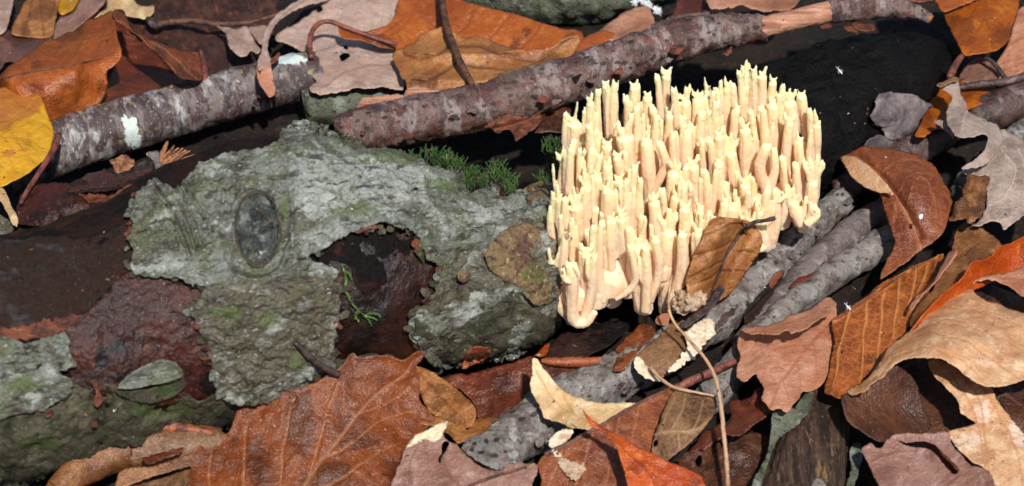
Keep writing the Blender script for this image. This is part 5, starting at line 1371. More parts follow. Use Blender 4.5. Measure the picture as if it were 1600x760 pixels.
leaf('beech_leaf', 'pale pinkish-grey leaf with a cream torn top, right of the biggest brown leaf', [(600, 790), (610, 762), (624, 724), (636, 694), (650, 682), (662, 674), (684, 662), (699, 657), (700, 664), (692, 676), (699, 690), (712, 694), (722, 703), (746, 718), (764, 728), (781, 733), (796, 722), (809, 719), (824, 726), (839, 726), (840, 738), (834, 748), (820, 790)],
     [(610, 765, 70), (640, 690, 84), (690, 660, 92), (720, 705, 84), (835, 730, 84), (800, 780, 74)], 'leaf_mauve', sp=2.4, amp=3, jag=1.2, clear=5, mid=[(690, 790), (730, 762), (764, 748), (800, 738), (838, 722)], midr=2.6, midmat='stalk_brown',
     veins=[[(720, 768), (700, 740), (690, 700)], [(780, 744), (750, 726), (720, 708)], [(650, 780), (640, 740), (650, 700)]],
     marks=[[(634, 700), (650, 680), (684, 660), (700, 656), (696, 672), (690, 684), (680, 690), (664, 688), (650, 694)]],
     holes=[[(690, 694), (697, 690), (702, 692), (697, 704), (690, 714), (687, 724), (685, 716), (690, 706)]])
r = empty('bark_fragment', 'grey pore-dotted bark fragment on the pinkish leaf at the bottom', 'bark', at_h([(770, 700)], [60])[0])
BFo = [(722, 702), (728, 690), (744, 680), (764, 674), (786, 674), (798, 684), (806, 700), (815, 716), (809, 722), (796, 724), (782, 735), (764, 730), (746, 720)]
patch('plate', BFo, [(724, 700, 86), (770, 680, 92), (812, 716, 88), (765, 708, 102), (780, 732, 88)], 'twig_bark', r, sp=2.0, thick=5, jag=1.0, amp=1.5, fine=1.4, finef=0.1, marks=[(742, 694, 4, 3), (760, 690, 4, 5), (776, 688, 5, 4), (752, 708, 6, 3), (772, 712, 8, 4), (738, 704, 4, 3), (790, 706, 4, 3)])
leaf('beech_leaf', 'cream-yellow pointed leaf bent upward, right of the bark fragment', [(832, 561), (838, 562), (848, 576), (858, 588), (868, 600), (880, 610), (892, 617), (912, 623), (932, 627), (960, 628), (996, 630), (976, 642), (958, 652), (942, 662), (928, 672), (908, 670), (890, 668), (876, 660), (864, 656), (850, 650), (846, 640), (838, 626), (828, 608), (830, 584)],
     [(832, 562, 128), (866, 600, 104), (932, 628, 96), (990, 630, 90), (928, 670, 98), (860, 652, 88), (832, 606, 104)], 'leaf_cream', sp=2.3, amp=3, jag=1.2, thick=1.8, veins=[[(836, 580), (870, 630), (920, 662)], [(880, 616), (900, 650)]])
leaf('beech_leaf', 'brown leaf with a purplish stalk and white crust spots at the bottom, below the fungus',
     [(842, 790), (846, 750), (840, 728), (848, 712), (874, 698), (903, 682), (930, 668), (955, 652), (991, 632), (1020, 618), (1050, 605), (1058, 610), (1048, 626), (1036, 642), (1026, 668), (1020, 692), (1014, 720), (1006, 750), (1010, 790)],
     [(842, 780, 72), (848, 714, 88), (955, 654, 102), (1054, 607, 92), (1024, 690, 84), (1008, 780, 70), (920, 740, 88)], 'leaf_russet', sp=2.5, amp=3, vr=-1.0, mid=[(800, 738), (848, 713), (903, 685), (954, 656), (991, 634), (1039, 610), (1060, 600)], midr=3.2, midmat='leaf_purple_brown',
     veins=[[(880, 698), (866, 740), (850, 776)], [(930, 668), (916, 716), (892, 776)], [(968, 648), (960, 700), (940, 776)], [(1000, 630), (990, 680), (980, 740)]])
r = empty('fungal_crust', 'small white crust of fungus on the brown leaf with the purplish stalk', 'fungus', at_h([(880, 700)], [80])[0])
patch('flake', [(858, 694), (862, 684), (880, 671), (892, 671), (898, 677), (890, 686), (882, 694), (882, 708), (876, 716), (866, 714), (864, 704)], [(860, 692, 93), (890, 674, 97), (875, 712, 92)], 'pale_crust', r, sp=1.9, thick=1.5, jag=1.6, amp=1.2, fine=.5, finef=0.15)
patch('flake', [(872, 722), (880, 714), (894, 710), (906, 716), (914, 730), (910, 742), (900, 750), (890, 744), (880, 738)], [(880, 716, 91), (905, 740, 91)], 'crumb_crust', r, sp=1.9, thick=1.5, jag=2.4, jagf=.3, amp=1.2, fine=1.0, finef=0.15)
leaf('beech_leaf', 'rounded dull brown leaf under the thin pale stem, right of centre at the bottom', [(1050, 612), (1060, 606), (1084, 611), (1108, 616), (1118, 622), (1119, 636), (1112, 652), (1102, 667), (1086, 684), (1072, 698), (1054, 712), (1038, 722), (1020, 712), (1018, 698), (1024, 676), (1034, 652), (1044, 628)], [(1055, 608, 100), (1115, 622, 100), (1040, 718, 92), (1070, 660, 116)], 'leaf_umber', sp=2.4, amp=2.5,
     mid=[(1020, 680), (1050, 676), (1080, 674), (1108, 658)], midr=0, nv=0, veins=[[(1050, 676), (1066, 640), (1072, 614)], [(1080, 674), (1094, 650), (1100, 626)], [(1030, 680), (1042, 650), (1056, 620)], [(1060, 676), (1062, 700)]], holes=[[(1020, 690), (1026, 687), (1028, 695), (1022, 698)]])
leaf('beech_leaf', 'bright orange leaf blade with a sharp upright tip at the bottom edge', [(910, 638), (916, 645), (926, 656), (940, 666), (955, 675), (974, 685), (992, 696), (1016, 708), (1040, 720), (1066, 730), (1090, 740), (1100, 752), (1102, 772), (1090, 790), (990, 790), (982, 762), (976, 738), (970, 720), (962, 698), (954, 688), (938, 672), (924, 667), (918, 656)],
     [(911, 640, 168), (940, 668, 156), (1040, 722, 130), (1098, 755, 118), (985, 780, 120), (968, 712, 142)], 'leaf_bright_orange', sp=2.5, amp=3, thick=1.8, veins=[[(916, 646), (960, 690), (1010, 740), (1040, 786)]], curl=2)
leaf('beech_leaf', 'rust-pink ragged leaf scrap right of the thin stem, above the splintered wood', [(1078, 706), (1094, 686), (1110, 670), (1128, 660), (1142, 654), (1140, 640), (1142, 626), (1158, 624), (1172, 620), (1187, 608), (1194, 618), (1198, 630), (1206, 641), (1198, 654), (1187, 662), (1172, 670), (1158, 679), (1140, 682), (1120, 690), (1096, 702)], [(1085, 700, 50), (1190, 612, 66), (1200, 645, 70), (1140, 680, 68)], 'leaf_dark_red', sp=2.4, amp=4, jag=2.0, fine=1)
leaf('rotten_leaf', 'dark crumpled leaf below the rust-pink scrap at the bottom', [(1060, 720), (1080, 704), (1100, 696), (1124, 694), (1136, 720), (1140, 790), (1090, 790), (1076, 750)], [(1065, 720, 44), (1130, 700, 56), (1120, 780, 48)], 'leaf_dark', sp=2.8, amp=5, jag=2, holes=[[(1086, 716), (1094, 708), (1096, 716), (1090, 726)]])
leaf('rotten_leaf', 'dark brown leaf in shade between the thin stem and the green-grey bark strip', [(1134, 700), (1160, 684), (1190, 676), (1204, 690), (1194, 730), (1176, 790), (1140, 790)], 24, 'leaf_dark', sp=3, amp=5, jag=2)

# --- lower left roll
r = empty('rolled_bark', 'rolled tube of yellowish and pink peeling bark at the bottom, left of the biggest leaf', 'bark', at_h([(210, 710)], [30])[0])
RBT = [(86, 768, 62, 16), (120, 738, 64, 25), (160, 716, 64, 28), (200, 704, 64, 30)]
tube('roll', RBT, 'leaf_blotchy', r, 30, 3, amp=2.2, ampf=0.05, jagend=9, endbump=-0.4)['label'] = 'yellowish left half of the roll'
tube('roll', [(192, 708, 62, 25), (230, 702, 64, 28), (280, 698, 64, 28), (330, 694, 62, 26), (350, 692, 60, 22)], 'leaf_umber', r, 30, 3, amp=2.4, ampf=0.05, jagend=7, endbump=-0.4)
patch('bark_flake', [(222, 716), (240, 710), (262, 704), (286, 700), (280, 710), (256, 716), (236, 724), (226, 722)], 92, 'leaf_dark_red', r, sp=2.2, thick=1.6, jag=1.2, amp=1.5)
patch('bark_flake', [(190, 735), (214, 730), (240, 728), (290, 712), (318, 704), (312, 722), (270, 736), (230, 748), (200, 760), (180, 762)], [(190, 735, 70), (310, 712, 76), (200, 760, 60)], 'leaf_blotchy', r, sp=2.4, thick=1.8, jag=1.2, amp=2)
leaf('beech_leaf', 'brown leaf at the very bottom edge under the rolled bark', [(150, 790), (176, 764), (210, 750), (250, 742), (296, 726), (310, 740), (300, 790)], [(200, 760, 40), (300, 740, 50)], 'leaf_umber', sp=3, amp=4)
r = empty('dead_twig', 'short orange broken twig stub poking out from under the biggest leaf', 'twig', at_h([(270, 666)], [60])[0])
tube('stem', [(233, 663, 92, 8.5), (255, 667, 92, 9), (285, 670, 90, 8), (320, 676, 84, 7), (355, 684, 70, 6)], 'stalk_orange', r, 16, 2.6, amp=1.4, ampf=0.09, jagend=3)
r = empty('dead_twig', 'thin dark twig leaning on the lower grey bark above the biggest leaf', 'twig', at_h([(490, 560)], [60])[0])
tube('stem', [(p[0], p[1], hlog(p[0], p[1], o) , q) for p, o, q in (((459, 534), 8, 3.2), ((468, 542), 14, 4.2), ((486, 560), 20, 4.6), ((506, 574), 26, 5), ((530, 586), 30, 5))], 'stalk_dark', r, 12, 2.6, amp=0.7)

# --- by the foot of the fungus
leaf('beech_leaf', 'folded orange-tan leaf with a dark midrib leaning against the front right of the fungus',
     [(1112, 342), (1126, 339), (1142, 340), (1158, 343), (1172, 346), (1184, 356), (1191, 374), (1187, 390), (1178, 408), (1168, 424), (1158, 438), (1146, 454), (1134, 464), (1112, 476), (1096, 486), (1080, 470), (1072, 446), (1072, 434), (1078, 416), (1086, 396), (1096, 374), (1104, 354)],
     [(1112, 342, 214), (1172, 347, 206), (1190, 374, 170), (1158, 438, 116), (1096, 486, 92), (1072, 438, 140), (1090, 390, 186), (1130, 400, 176)], 'leaf_tan', sp=2.1, clear=(FUNB, 5.0), tone=[], amp=1.5, thick=1.6, vr=-1.6, vw=1.5,
     extra=lambda P: -22 * np.exp(-(seg_dist(P, [(1172, 347), (1146, 380), (1126, 418), (1108, 466)]) / 15) ** 2) + 6.0 * np.abs(np.sin((P[:, 1] + P[:, 0] * .32) / 13.2)) * np.clip((1150 - P[:, 0] + (P[:, 1] - 370) * -0.55) / 30, 0, 1),
     mid=[(1180, 346), (1164, 356), (1148, 378), (1134, 402), (1122, 432), (1110, 462), (1096, 480)], midr=2.3, midmat='stalk_dark', midlift=2.0,
     veins=[[(1166, 352), (1140, 352), (1110, 362), (1100, 366)], [(1150, 376), (1124, 388), (1096, 396), (1084, 404)], [(1132, 408), (1104, 420), (1076, 434)], [(1126, 424), (1100, 440), (1076, 446)], [(1140, 392), (1160, 392), (1182, 396)], [(1126, 424), (1148, 424), (1164, 426)]],
     stalk=('stalk_dark', [(1166, 354, 206, 2.6), (1180, 347, 212, 2.9), (1194, 345, 216, 2.9), (1204, 343, 220, 3.6), (1211, 341, 222, 3.4)]), extras=[dict(n='blade_rim', ol=[(1132, 452), (1122, 470), (1108, 486), (1090, 500), (1072, 512), (1060, 510), (1074, 498), (1094, 482), (1112, 462), (1124, 446)], h=[(1126, 452, 112), (1066, 508, 92)], mat='stalk_dark', sp=2.2, amp=1)])
r = empty('crumb_crust', 'crumbly pinkish crust lump beside the foot of the leaning leaf', 'fungus', at_h([(1076, 468)], [50])[0])
patch('lump', [(1050, 470), (1054, 460), (1066, 450), (1080, 447), (1094, 450), (1104, 460), (1102, 472), (1092, 482), (1080, 488), (1066, 490), (1052, 484)], [(1052, 472, 96), (1080, 449, 108), (1103, 465, 118), (1075, 487, 100), (1078, 468, 132)], 'crumb_crust', r, sp=1.8, thick=6, jag=2, jagf=0.15, amp=2.5, ampf=0.06, fine=3.2, finef=0.16)
single('bark_strip', 'curled tan bark piece with pale torn ends lying over the grey stick below the fungus', 'bark', [(992, 564), (1004, 548), (1019, 534), (1036, 518), (1050, 507), (1070, 506), (1086, 520), (1092, 534), (1086, 552), (1072, 566), (1054, 580), (1040, 586), (1030, 592), (1012, 590), (1000, 584)], [(994, 566, 66), (1050, 508, 62), (1090, 535, 66), (1034, 586, 66), (1045, 548, 82)], 'leaf_umber', sp=2.2, thick=3, jag=1.6, amp=1.8, fine=1.0)
r = empty('fungal_crust', 'pale ragged crust at both ends of the curled tan bark piece', 'fungus', at_h([(1090, 520)], [60])[0])
patch('flake', [(1068, 522), (1078, 512), (1092, 504), (1104, 498), (1112, 500), (1118, 510), (1118, 522), (1110, 528), (1100, 540), (1090, 552), (1080, 560), (1062, 574), (1050, 582), (1044, 580), (1060, 562), (1074, 544), (1072, 532)], [(1072, 525, 86), (1112, 505, 76), (1100, 540, 80), (1052, 578, 86)], 'pale_crust', r, sp=1.9, thick=3, jag=2.4, jagf=0.2, amp=1.8, fine=1.8, finef=0.14)
patch('flake', [(992, 560), (998, 558), (1010, 570), (1022, 580), (1032, 590), (1030, 596), (1014, 592), (1000, 584), (992, 574)], [(994, 562, 84), (1030, 592, 82)], 'pale_crust', r, sp=1.9, thick=2.5, jag=1.4, amp=1.2, fine=1.2, finef=0.14)
leaf('leaf_fragment', 'rust-brown leaf scrap just below the foot of the fungus', [(958, 578), (964, 560), (961, 545), (968, 534), (979, 524), (992, 514), (1004, 504), (1016, 508), (1024, 518), (1016, 530), (1004, 538), (996, 548), (986, 560), (980, 572), (968, 578)], [(965, 545, 62), (1010, 506, 58), (968, 575, 76)], 'leaf_russet', cat='leaf fragment', sp=2.2, amp=2.5, jag=1.3)
leaf('leaf_fragment', 'small pinkish wood-brown scrap at the front edge of the fungus foot', [(1024, 502), (1030, 492), (1044, 490), (1046, 500), (1042, 508), (1030, 508)], 66, 'leaf_pink_tan', cat='leaf fragment', sp=2, amp=1, thick=3)
leaf('leaf_fragment', 'rust-brown leaf scrap between the thin stem and the leaning leaf foot', [(1040, 520), (1046, 508), (1060, 500), (1080, 496), (1090, 502), (1078, 510), (1062, 516), (1050, 526)], 60, 'leaf_dark_red', cat='leaf fragment', sp=2.2, amp=2, jag=1.2)
leaf('rotten_leaf', 'black wet leaf lying flat under the lowest loop of the fungus', [(850, 556), (866, 530), (890, 516), (930, 504), (966, 500), (984, 508), (966, 530), (948, 546), (920, 558), (880, 566)], [(855, 550, 52), (970, 505, 40), (940, 545, 48)], 'rotten_wood_dark', sp=2.8, amp=3, clear=4, thick=2)
r = empty('plant_stem', 'long thin pale stem bending down from the fungus foot to the bottom edge', 'stem', at_h([(1120, 600)], [60])[0])
tube('stem', [(1050, 430, 150, 1.30), (1047, 448, 144, 1.58), (1045, 468, 134, 1.80), (1046, 488, 124, 2.02), (1056, 508, 118, 2.16), (1072, 526, 118, 2.30), (1088, 544, 120, 2.45), (1104, 564, 122, 2.59), (1116, 586, 124, 2.74), (1122, 608, 124, 2.88), (1127, 640, 120, 3.02), (1131, 680, 110, 3.17), (1135, 720, 98, 3.31), (1139, 790, 80, 3.60)], 'stalk_pale', r, 12, 2.8, amp=0.6, ampf=0.08)
r = empty('plant_stem', 'short curved pale twig from the bark piece to the rounded brown leaf', 'stem', at_h([(1060, 605)], [60])[0])
tube('stem', [(1016, 574, 92, 2.4), (1030, 590, 98, 2.6), (1050, 604, 104, 2.4), (1070, 610, 108, 2.2), (1086, 613, 110, 2), (1120, 620, 106, 1.6)], 'stalk_pale', r, 10, 2.8, amp=0.5)
r = empty('plant_stem', 'smooth purplish-red stalk lying on the grey stick, right of the thin pale stem', 'stem', at_h([(1100, 585)], [40])[0])
tube('stem', [(1040, 614, 70, 5), (1066, 602, 72, 6), (1092, 590, 72, 6.2), (1120, 578, 70, 6), (1148, 565, 66, 4.5)], 'stalk_red', r, 14, 2.8, amp=0.7)
# --- right side
leaf('oak_leaf', 'light pinkish-tan lobed leaf with a bent-over top, right of the thin stem',
     [(1159, 514), (1178, 514), (1197, 512), (1224, 506), (1248, 498), (1270, 490), (1293, 480), (1306, 480), (1308, 500), (1305, 534), (1296, 568), (1289, 596), (1279, 606), (1266, 611), (1255, 613), (1248, 624), (1240, 633), (1231, 644), (1218, 641), (1204, 642), (1196, 632), (1189, 626), (1194, 612), (1192, 606), (1186, 596), (1180, 587), (1172, 590), (1163, 596), (1156, 592), (1151, 586), (1152, 570), (1156, 555), (1152, 540)],
     [(1159, 514, 74), (1300, 482, 74), (1304, 530, 82), (1280, 604, 96), (1220, 642, 104), (1154, 586, 88), (1220, 560, 96)], 'leaf_pink_tan', sp=2.3, amp=3, jag=0.9, mid=[(1300, 496), (1270, 534), (1240, 572), (1214, 612), (1200, 640)], midr=0, nv=4, vl=60, vr=-0.7, vw=1.1, clear=None,
     extras=[dict(ol=[(1158, 516), (1168, 510), (1197, 509), (1224, 500), (1232, 493), (1262, 486), (1280, 474), (1293, 467), (1306, 476), (1305, 486), (1284, 498), (1260, 512), (1240, 520), (1226, 518), (1212, 524), (1190, 522), (1172, 522)], h=[(1160, 516, 96), (1232, 495, 108), (1300, 474, 104), (1250, 514, 136), (1200, 522, 128)], sp=2.2, amp=2.5, jag=1.2, thick=1.6)])
leaf('beech_leaf', 'pleated orange-brown leaf with straight ribs, below the big folded brown leaf at right',
     [(1300, 502), (1306, 492), (1322, 482), (1340, 472), (1352, 464), (1366, 450), (1388, 436), (1410, 424), (1440, 408), (1472, 396), (1482, 404), (1470, 430), (1456, 446), (1446, 466), (1436, 484), (1424, 504), (1412, 522), (1400, 534), (1390, 550), (1382, 564), (1368, 578), (1351, 590), (1340, 606), (1326, 614), (1314, 622), (1300, 618), (1288, 612), (1292, 590), (1298, 566), (1304, 534)],
     [(1302, 500, 92), (1366, 448, 80), (1470, 398, 62), (1450, 450, 74), (1400, 532, 90), (1314, 620, 110), (1290, 606, 108)], 'leaf_ribbed', sp=2.3, amp=2, jag=0.8, vr=2.0, vw=2.0,
     extra=lambda P: -15.0 * np.abs(np.sin((P[:, 0] + P[:, 1] * 0.22 - 1395) / 12.5)) * (0.55 + 0.45 * np.sin(P[:, 1] * 0.021)),
     mid=[(1300, 502), (1340, 478), (1386, 446), (1430, 418), (1474, 398)], midr=2.2, midmat='leaf_russet',
     veins=[[(1330, 484), (1314, 540), (1302, 604)], [(1356, 468), (1350, 520), (1346, 590)], [(1382, 450), (1376, 500), (1372, 560)], [(1406, 434), (1402, 480), (1394, 530)], [(1430, 420), (1428, 450), (1416, 490)], [(1450, 410), (1444, 436), (1434, 460)]])
leaf('beech_leaf', 'big folded reddish-brown leaf with a beige flap, right of the fungus',
     [(1313, 245), (1322, 242), (1340, 234), (1362, 231), (1386, 231), (1404, 233), (1420, 237), (1434, 240), (1446, 246), (1458, 254), (1468, 272), (1479, 291), (1486, 304), (1488, 318), (1482, 338), (1478, 354), (1471, 367), (1456, 380), (1436, 392), (1418, 408), (1402, 418), (1390, 428), (1375, 436), (1386, 406), (1398, 380), (1394, 366), (1389, 350), (1384, 334), (1378, 319), (1374, 304), (1360, 297), (1340, 286), (1326, 272), (1318, 258)],
     [(1314, 246, 96), (1386, 231, 112), (1446, 246, 118), (1488, 312, 116), (1470, 368, 110), (1376, 434, 82), (1392, 360, 104), (1374, 303, 112), (1326, 272, 100), (1425, 300, 146), (1350, 262, 112)], 'leaf_russet', sp=2.3, amp=2.5, thick=1.8,
     extra=lambda P: -7 * np.exp(-(seg_dist(P, [(1322, 243), (1340, 248), (1374, 276), (1400, 308), (1420, 340), (1436, 368)]) / 7) ** 2),
     mid=[(1318, 243), (1340, 248), (1374, 276), (1400, 308), (1420, 342), (1434, 372), (1440, 388)], midr=1.3, midmat='leaf_pink_tan',
     veins=[[(1374, 276), (1392, 256), (1412, 246), (1440, 250)], [(1398, 304), (1420, 274), (1446, 268)], [(1416, 334), (1426, 290), (1436, 274)], [(1400, 308), (1396, 340), (1396, 372)], [(1452, 296), (1460, 320), (1464, 344)], [(1436, 274), (1450, 282), (1452, 300)]], vw=1.0, vr=0.6,
     extras=[dict(n='blade_flap', ol=[(1314, 246), (1324, 243), (1340, 248), (1356, 260), (1374, 276), (1390, 294), (1394, 304), (1386, 302), (1376, 301), (1360, 296), (1340, 285), (1327, 272), (1319, 258)], h=[(1315, 246, 104), (1340, 250, 120), (1390, 296, 134), (1330, 274, 108), (1370, 298, 122)], mat='leaf_beige', sp=2.1, amp=1.2, jag=0.9)])
single('insect_egg', 'tiny white oval speck on the big folded reddish-brown leaf', 'speck', [(1436, 338), (1438, 335), (1441, 334), (1442, 338), (1440, 342), (1437, 342)], 160, 'white_speck', sp=1.2, thick=2, jag=0.1, amp=0)
leaf('dried_leaf', 'crumpled grey leaf scrap lying on the dark wood right of the fungus', [(1362, 186), (1366, 168), (1370, 150), (1389, 144), (1410, 145), (1431, 151), (1446, 158), (1454, 164), (1446, 168), (1440, 182), (1437, 194), (1436, 206), (1428, 216), (1414, 220), (1400, 218), (1388, 216), (1382, 202), (1372, 195)], [(1366, 180, 176), (1389, 145, 186), (1450, 164, 170), (1430, 214, 176), (1390, 214, 180), (1410, 180, 196)], 'leaf_grey_dull', surf=on_log(12), sp=2.3, amp=5, ampf=0.04, jag=1.6, fine=1.2, finef=0.07)
leaf('dried_leaf', 'smaller grey-brown leaf scrap below the crumpled grey one', [(1346, 236), (1354, 220), (1372, 212), (1392, 216), (1410, 222), (1406, 234), (1386, 240), (1364, 244)], [(1350, 230, 128), (1405, 226, 128), (1376, 230, 138)], 'leaf_grey_dull', surf=on_log(12), sp=2.3, amp=4, jag=1.4)
leaf('beech_leaf', 'deep orange leaf behind the crumpled grey scrap, beside the curled grey leaf', [(1430, 214), (1440, 190), (1446, 168), (1450, 152), (1470, 138), (1500, 128), (1540, 128), (1560, 140), (1540, 160), (1510, 176), (1490, 200), (1462, 204), (1444, 216)], [(1435, 208, 96), (1500, 130, 70), (1550, 140, 70), (1480, 200, 92)], 'leaf_gold', sp=2.8, amp=3)
leaf('beech_leaf', 'upright golden-orange leaf at the top right corner', [(1452, -20), (1462, 2), (1475, 24), (1490, 58), (1500, 76), (1506, 86), (1530, 84), (1556, 80), (1574, 66), (1584, 34), (1592, 8), (1586, -20)], [(1460, -10, 100), (1506, 84, 120), (1574, 66, 118), (1586, -10, 100), (1530, 30, 122)], 'leaf_gold', sp=2.5, amp=3, mid=[(1534, -16), (1540, 20), (1548, 50), (1552, 80)], midr=0.8, midmat='leaf_orange', nv=3, vl=50, vr=-0.5, extras=[dict(ol=[(1456, -20), (1470, 14), (1476, 18), (1500, 10), (1530, -2), (1560, -20)], h=[(1460, -15, 122), (1476, 16, 126), (1550, -15, 122)], mat='leaf_orange', sp=2.6, amp=2)])
leaf('beech_leaf', 'pinkish tan leaf at the right edge behind the golden-orange leaf', [(1574, 70), (1586, 34), (1594, 14), (1630, 6), (1630, 150), (1596, 146), (1566, 134), (1546, 122), (1556, 96)], [(1580, 60, 84), (1620, 20, 80), (1620, 140, 82), (1556, 110, 76)], 'leaf_pink_tan', sp=2.8, amp=4, veins=[[(1570, 110), (1630, 90)], [(1580, 70), (1630, 44)]])
leaf('beech_leaf', 'small brown-pink leaf under the arching dark twig at upper right', [(1498, 122), (1506, 104), (1520, 92), (1540, 88), (1556, 96), (1566, 112), (1556, 124), (1530, 128)], [(1500, 118, 78), (1540, 90, 80), (1560, 118, 84)], 'leaf_mauve', sp=2.6, amp=3)
leaf('beech_leaf', 'rust leaf edge at the top, under the curved end of the red-brown branch', [(1412, -20), (1420, 2), (1440, 4), (1462, 0), (1470, -20)], 130, 'leaf_russet', sp=2.8, amp=2)
leaf('oak_leaf', 'large curled grey oak leaf with a twisted upper lobe at the right edge',
     [(1501, 265), (1518, 262), (1530, 256), (1540, 246), (1550, 240), (1558, 222), (1562, 204), (1578, 206), (1600, 220), (1630, 236), (1630, 336), (1600, 338), (1590, 345), (1580, 352), (1568, 360), (1565, 352), (1560, 347), (1547, 347), (1532, 353), (1519, 352), (1530, 344), (1540, 328), (1542, 313), (1541, 297), (1546, 278), (1532, 275), (1510, 273)],
     [(1503, 268, 118), (1562, 206, 108), (1630, 240, 100), (1630, 330, 112), (1568, 358, 116), (1522, 350, 112), (1542, 300, 126), (1580, 280, 128)], 'leaf_grey', sp=2.3, amp=2.5, jag=1.0, mid=None, vr=1.2, vw=1.5,
     veins=[[(1556, 222), (1570, 246), (1584, 262), (1580, 290), (1566, 310), (1544, 322)], [(1504, 266), (1530, 262), (1548, 250), (1558, 240)], [(1590, 236), (1600, 270), (1606, 320)]],
     extras=[dict(n='curled_lobe', ol=[(1465, 132), (1474, 130), (1486, 123), (1497, 127), (1500, 140), (1502, 150), (1510, 160), (1513, 174), (1524, 180), (1534, 186), (1544, 191), (1556, 194), (1563, 203), (1566, 220), (1562, 234), (1554, 246), (1542, 256), (1530, 262), (1518, 264), (1504, 266), (1501, 263), (1516, 255), (1530, 244), (1539, 231), (1544, 214), (1532, 211), (1521, 216), (1508, 216), (1495, 214), (1486, 204), (1479, 188), (1479, 174), (1484, 162), (1488, 151), (1480, 144), (1470, 140)],
              h=[(1470, 134, 150), (1495, 128, 150), (1482, 178, 142), (1510, 170, 136), (1500, 212, 158), (1540, 192, 140), (1564, 208, 134), (1542, 214, 160), (1556, 236, 146), (1504, 264, 142), (1500, 190, 158)], sp=2.1, amp=2, jag=0.9, thick=1.8, veins=[[(1514, 170), (1506, 186), (1502, 206)]], vr=1.0),
             dict(n='curled_tip', ol=[(1463, 133), (1472, 129), (1482, 124), (1492, 120), (1499, 125), (1490, 128), (1478, 134), (1468, 137)], h=160, mat='leaf_umber', sp=1.8, amp=1, thick=1.6),
             dict(n='side_lobe', ol=[(1458, 190), (1470, 188), (1482, 192), (1488, 204), (1490, 214), (1482, 208), (1472, 200), (1464, 194)], h=[(1460, 190, 128), (1486, 210, 132)], sp=2, amp=1)],
     stalk=('stalk_red', [(1484, 122, 156, 6), (1490, 108, 158, 6), (1497, 96, 158, 5.4), (1503, 88, 158, 5)]))
leaf('leaf_fragment', 'rusty blotched leaf scrap overlapping the left margin of the large grey oak leaf', [(1504, 294), (1508, 282), (1511, 275), (1528, 279), (1545, 280), (1543, 300), (1541, 316), (1538, 331), (1530, 344), (1520, 348), (1512, 349), (1508, 342), (1502, 338), (1493, 343), (1482, 338), (1488, 328), (1493, 320), (1502, 306)], [(1511, 276, 120), (1544, 282, 122), (1536, 335, 130), (1486, 338, 126), (1512, 348, 132), (1520, 310, 136)], 'leaf_blotchy', cat='leaf fragment', sp=2.1, amp=4, ampf=0.05, jag=1.4, fine=1.2)
leaf('beech_leaf', 'blotchy upright leaf with a rolled pale margin, below the large grey oak leaf',
     [(1498, 358), (1508, 350), (1520, 350), (1534, 356), (1548, 366), (1560, 374), (1568, 386), (1560, 396), (1548, 408), (1530, 416), (1518, 430), (1504, 448), (1486, 462), (1470, 474), (1452, 494), (1436, 508), (1422, 510), (1424, 492), (1436, 478), (1450, 464), (1462, 446), (1474, 426), (1482, 406), (1490, 384)],
     [(1500, 358, 90), (1560, 376, 98), (1566, 388, 100), (1500, 448, 112), (1430, 506, 106), (1462, 446, 92), (1490, 386, 84)], 'leaf_blotchy', sp=2.3, amp=3, jag=1.0,
     extras=[dict(n='rolled_margin', ol=[(1494, 389), (1496, 395), (1488, 408), (1476, 422), (1466, 438), (1456, 448), (1446, 458), (1434, 472), (1424, 486), (1420, 484), (1432, 464), (1446, 452), (1458, 440), (1466, 424), (1474, 408), (1484, 392)], h=[(1490, 390, 112), (1470, 425, 118), (1424, 484, 112)], mat='leaf_pink_tan', sp=2.0, amp=1.2, thick=2)])
leaf('beech_leaf', 'red-orange leaf folded to a sharp glowing edge at the right edge', [(1630, 358), (1600, 370), (1577, 381), (1558, 388), (1544, 402), (1534, 407), (1523, 408), (1514, 420), (1507, 432), (1498, 443), (1484, 453), (1470, 463), (1460, 474), (1448, 486), (1436, 500), (1424, 520), (1432, 524), (1448, 508), (1468, 492), (1490, 474), (1510, 460), (1540, 446), (1580, 436), (1630, 430)],
     [(1600, 370, 128), (1544, 404, 136), (1505, 436, 140), (1450, 484, 138), (1426, 520, 122), (1490, 472, 116), (1560, 440, 92), (1620, 430, 88)], 'leaf_bright_orange', sp=2.3, amp=2, jag=0.8, curl=5, curlw=5, thick=2)
leaf('beech_leaf', 'light tan leaf with an arched rim, under the red-orange leaf at the right edge', [(1500, 445), (1512, 437), (1532, 432), (1552, 430), (1570, 426), (1586, 422), (1630, 408), (1630, 470), (1604, 464), (1594, 460), (1580, 450), (1562, 440), (1540, 437), (1518, 440)], [(1505, 442, 118), (1552, 431, 130), (1620, 412, 116), (1600, 460, 134)], 'leaf_pink_tan', sp=2.3, amp=2, jag=1.0, veins=[[(1540, 434), (1580, 436), (1630, 444)]])
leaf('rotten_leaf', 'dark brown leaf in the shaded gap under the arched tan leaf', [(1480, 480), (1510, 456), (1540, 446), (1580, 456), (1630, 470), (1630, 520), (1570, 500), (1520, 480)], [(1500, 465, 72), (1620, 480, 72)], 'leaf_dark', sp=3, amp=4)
BT = [(1323, 614), (1336, 606), (1350, 596), (1360, 584), (1369, 572), (1380, 558), (1390, 544), (1404, 530), (1418, 519), (1436, 506), (1448, 492), (1462, 480), (1476, 468), (1488, 460), (1506, 454), (1518, 455), (1524, 462), (1538, 468), (1560, 474), (1590, 488), (1630, 508), (1630, 584), (1600, 590), (1576, 599), (1549, 604), (1534, 602), (1520, 596), (1508, 586), (1498, 576), (1482, 567), (1464, 562), (1448, 560), (1432, 560), (1416, 564), (1402, 569), (1390, 577), (1378, 588), (1368, 598), (1360, 608), (1348, 614), (1334, 618)]
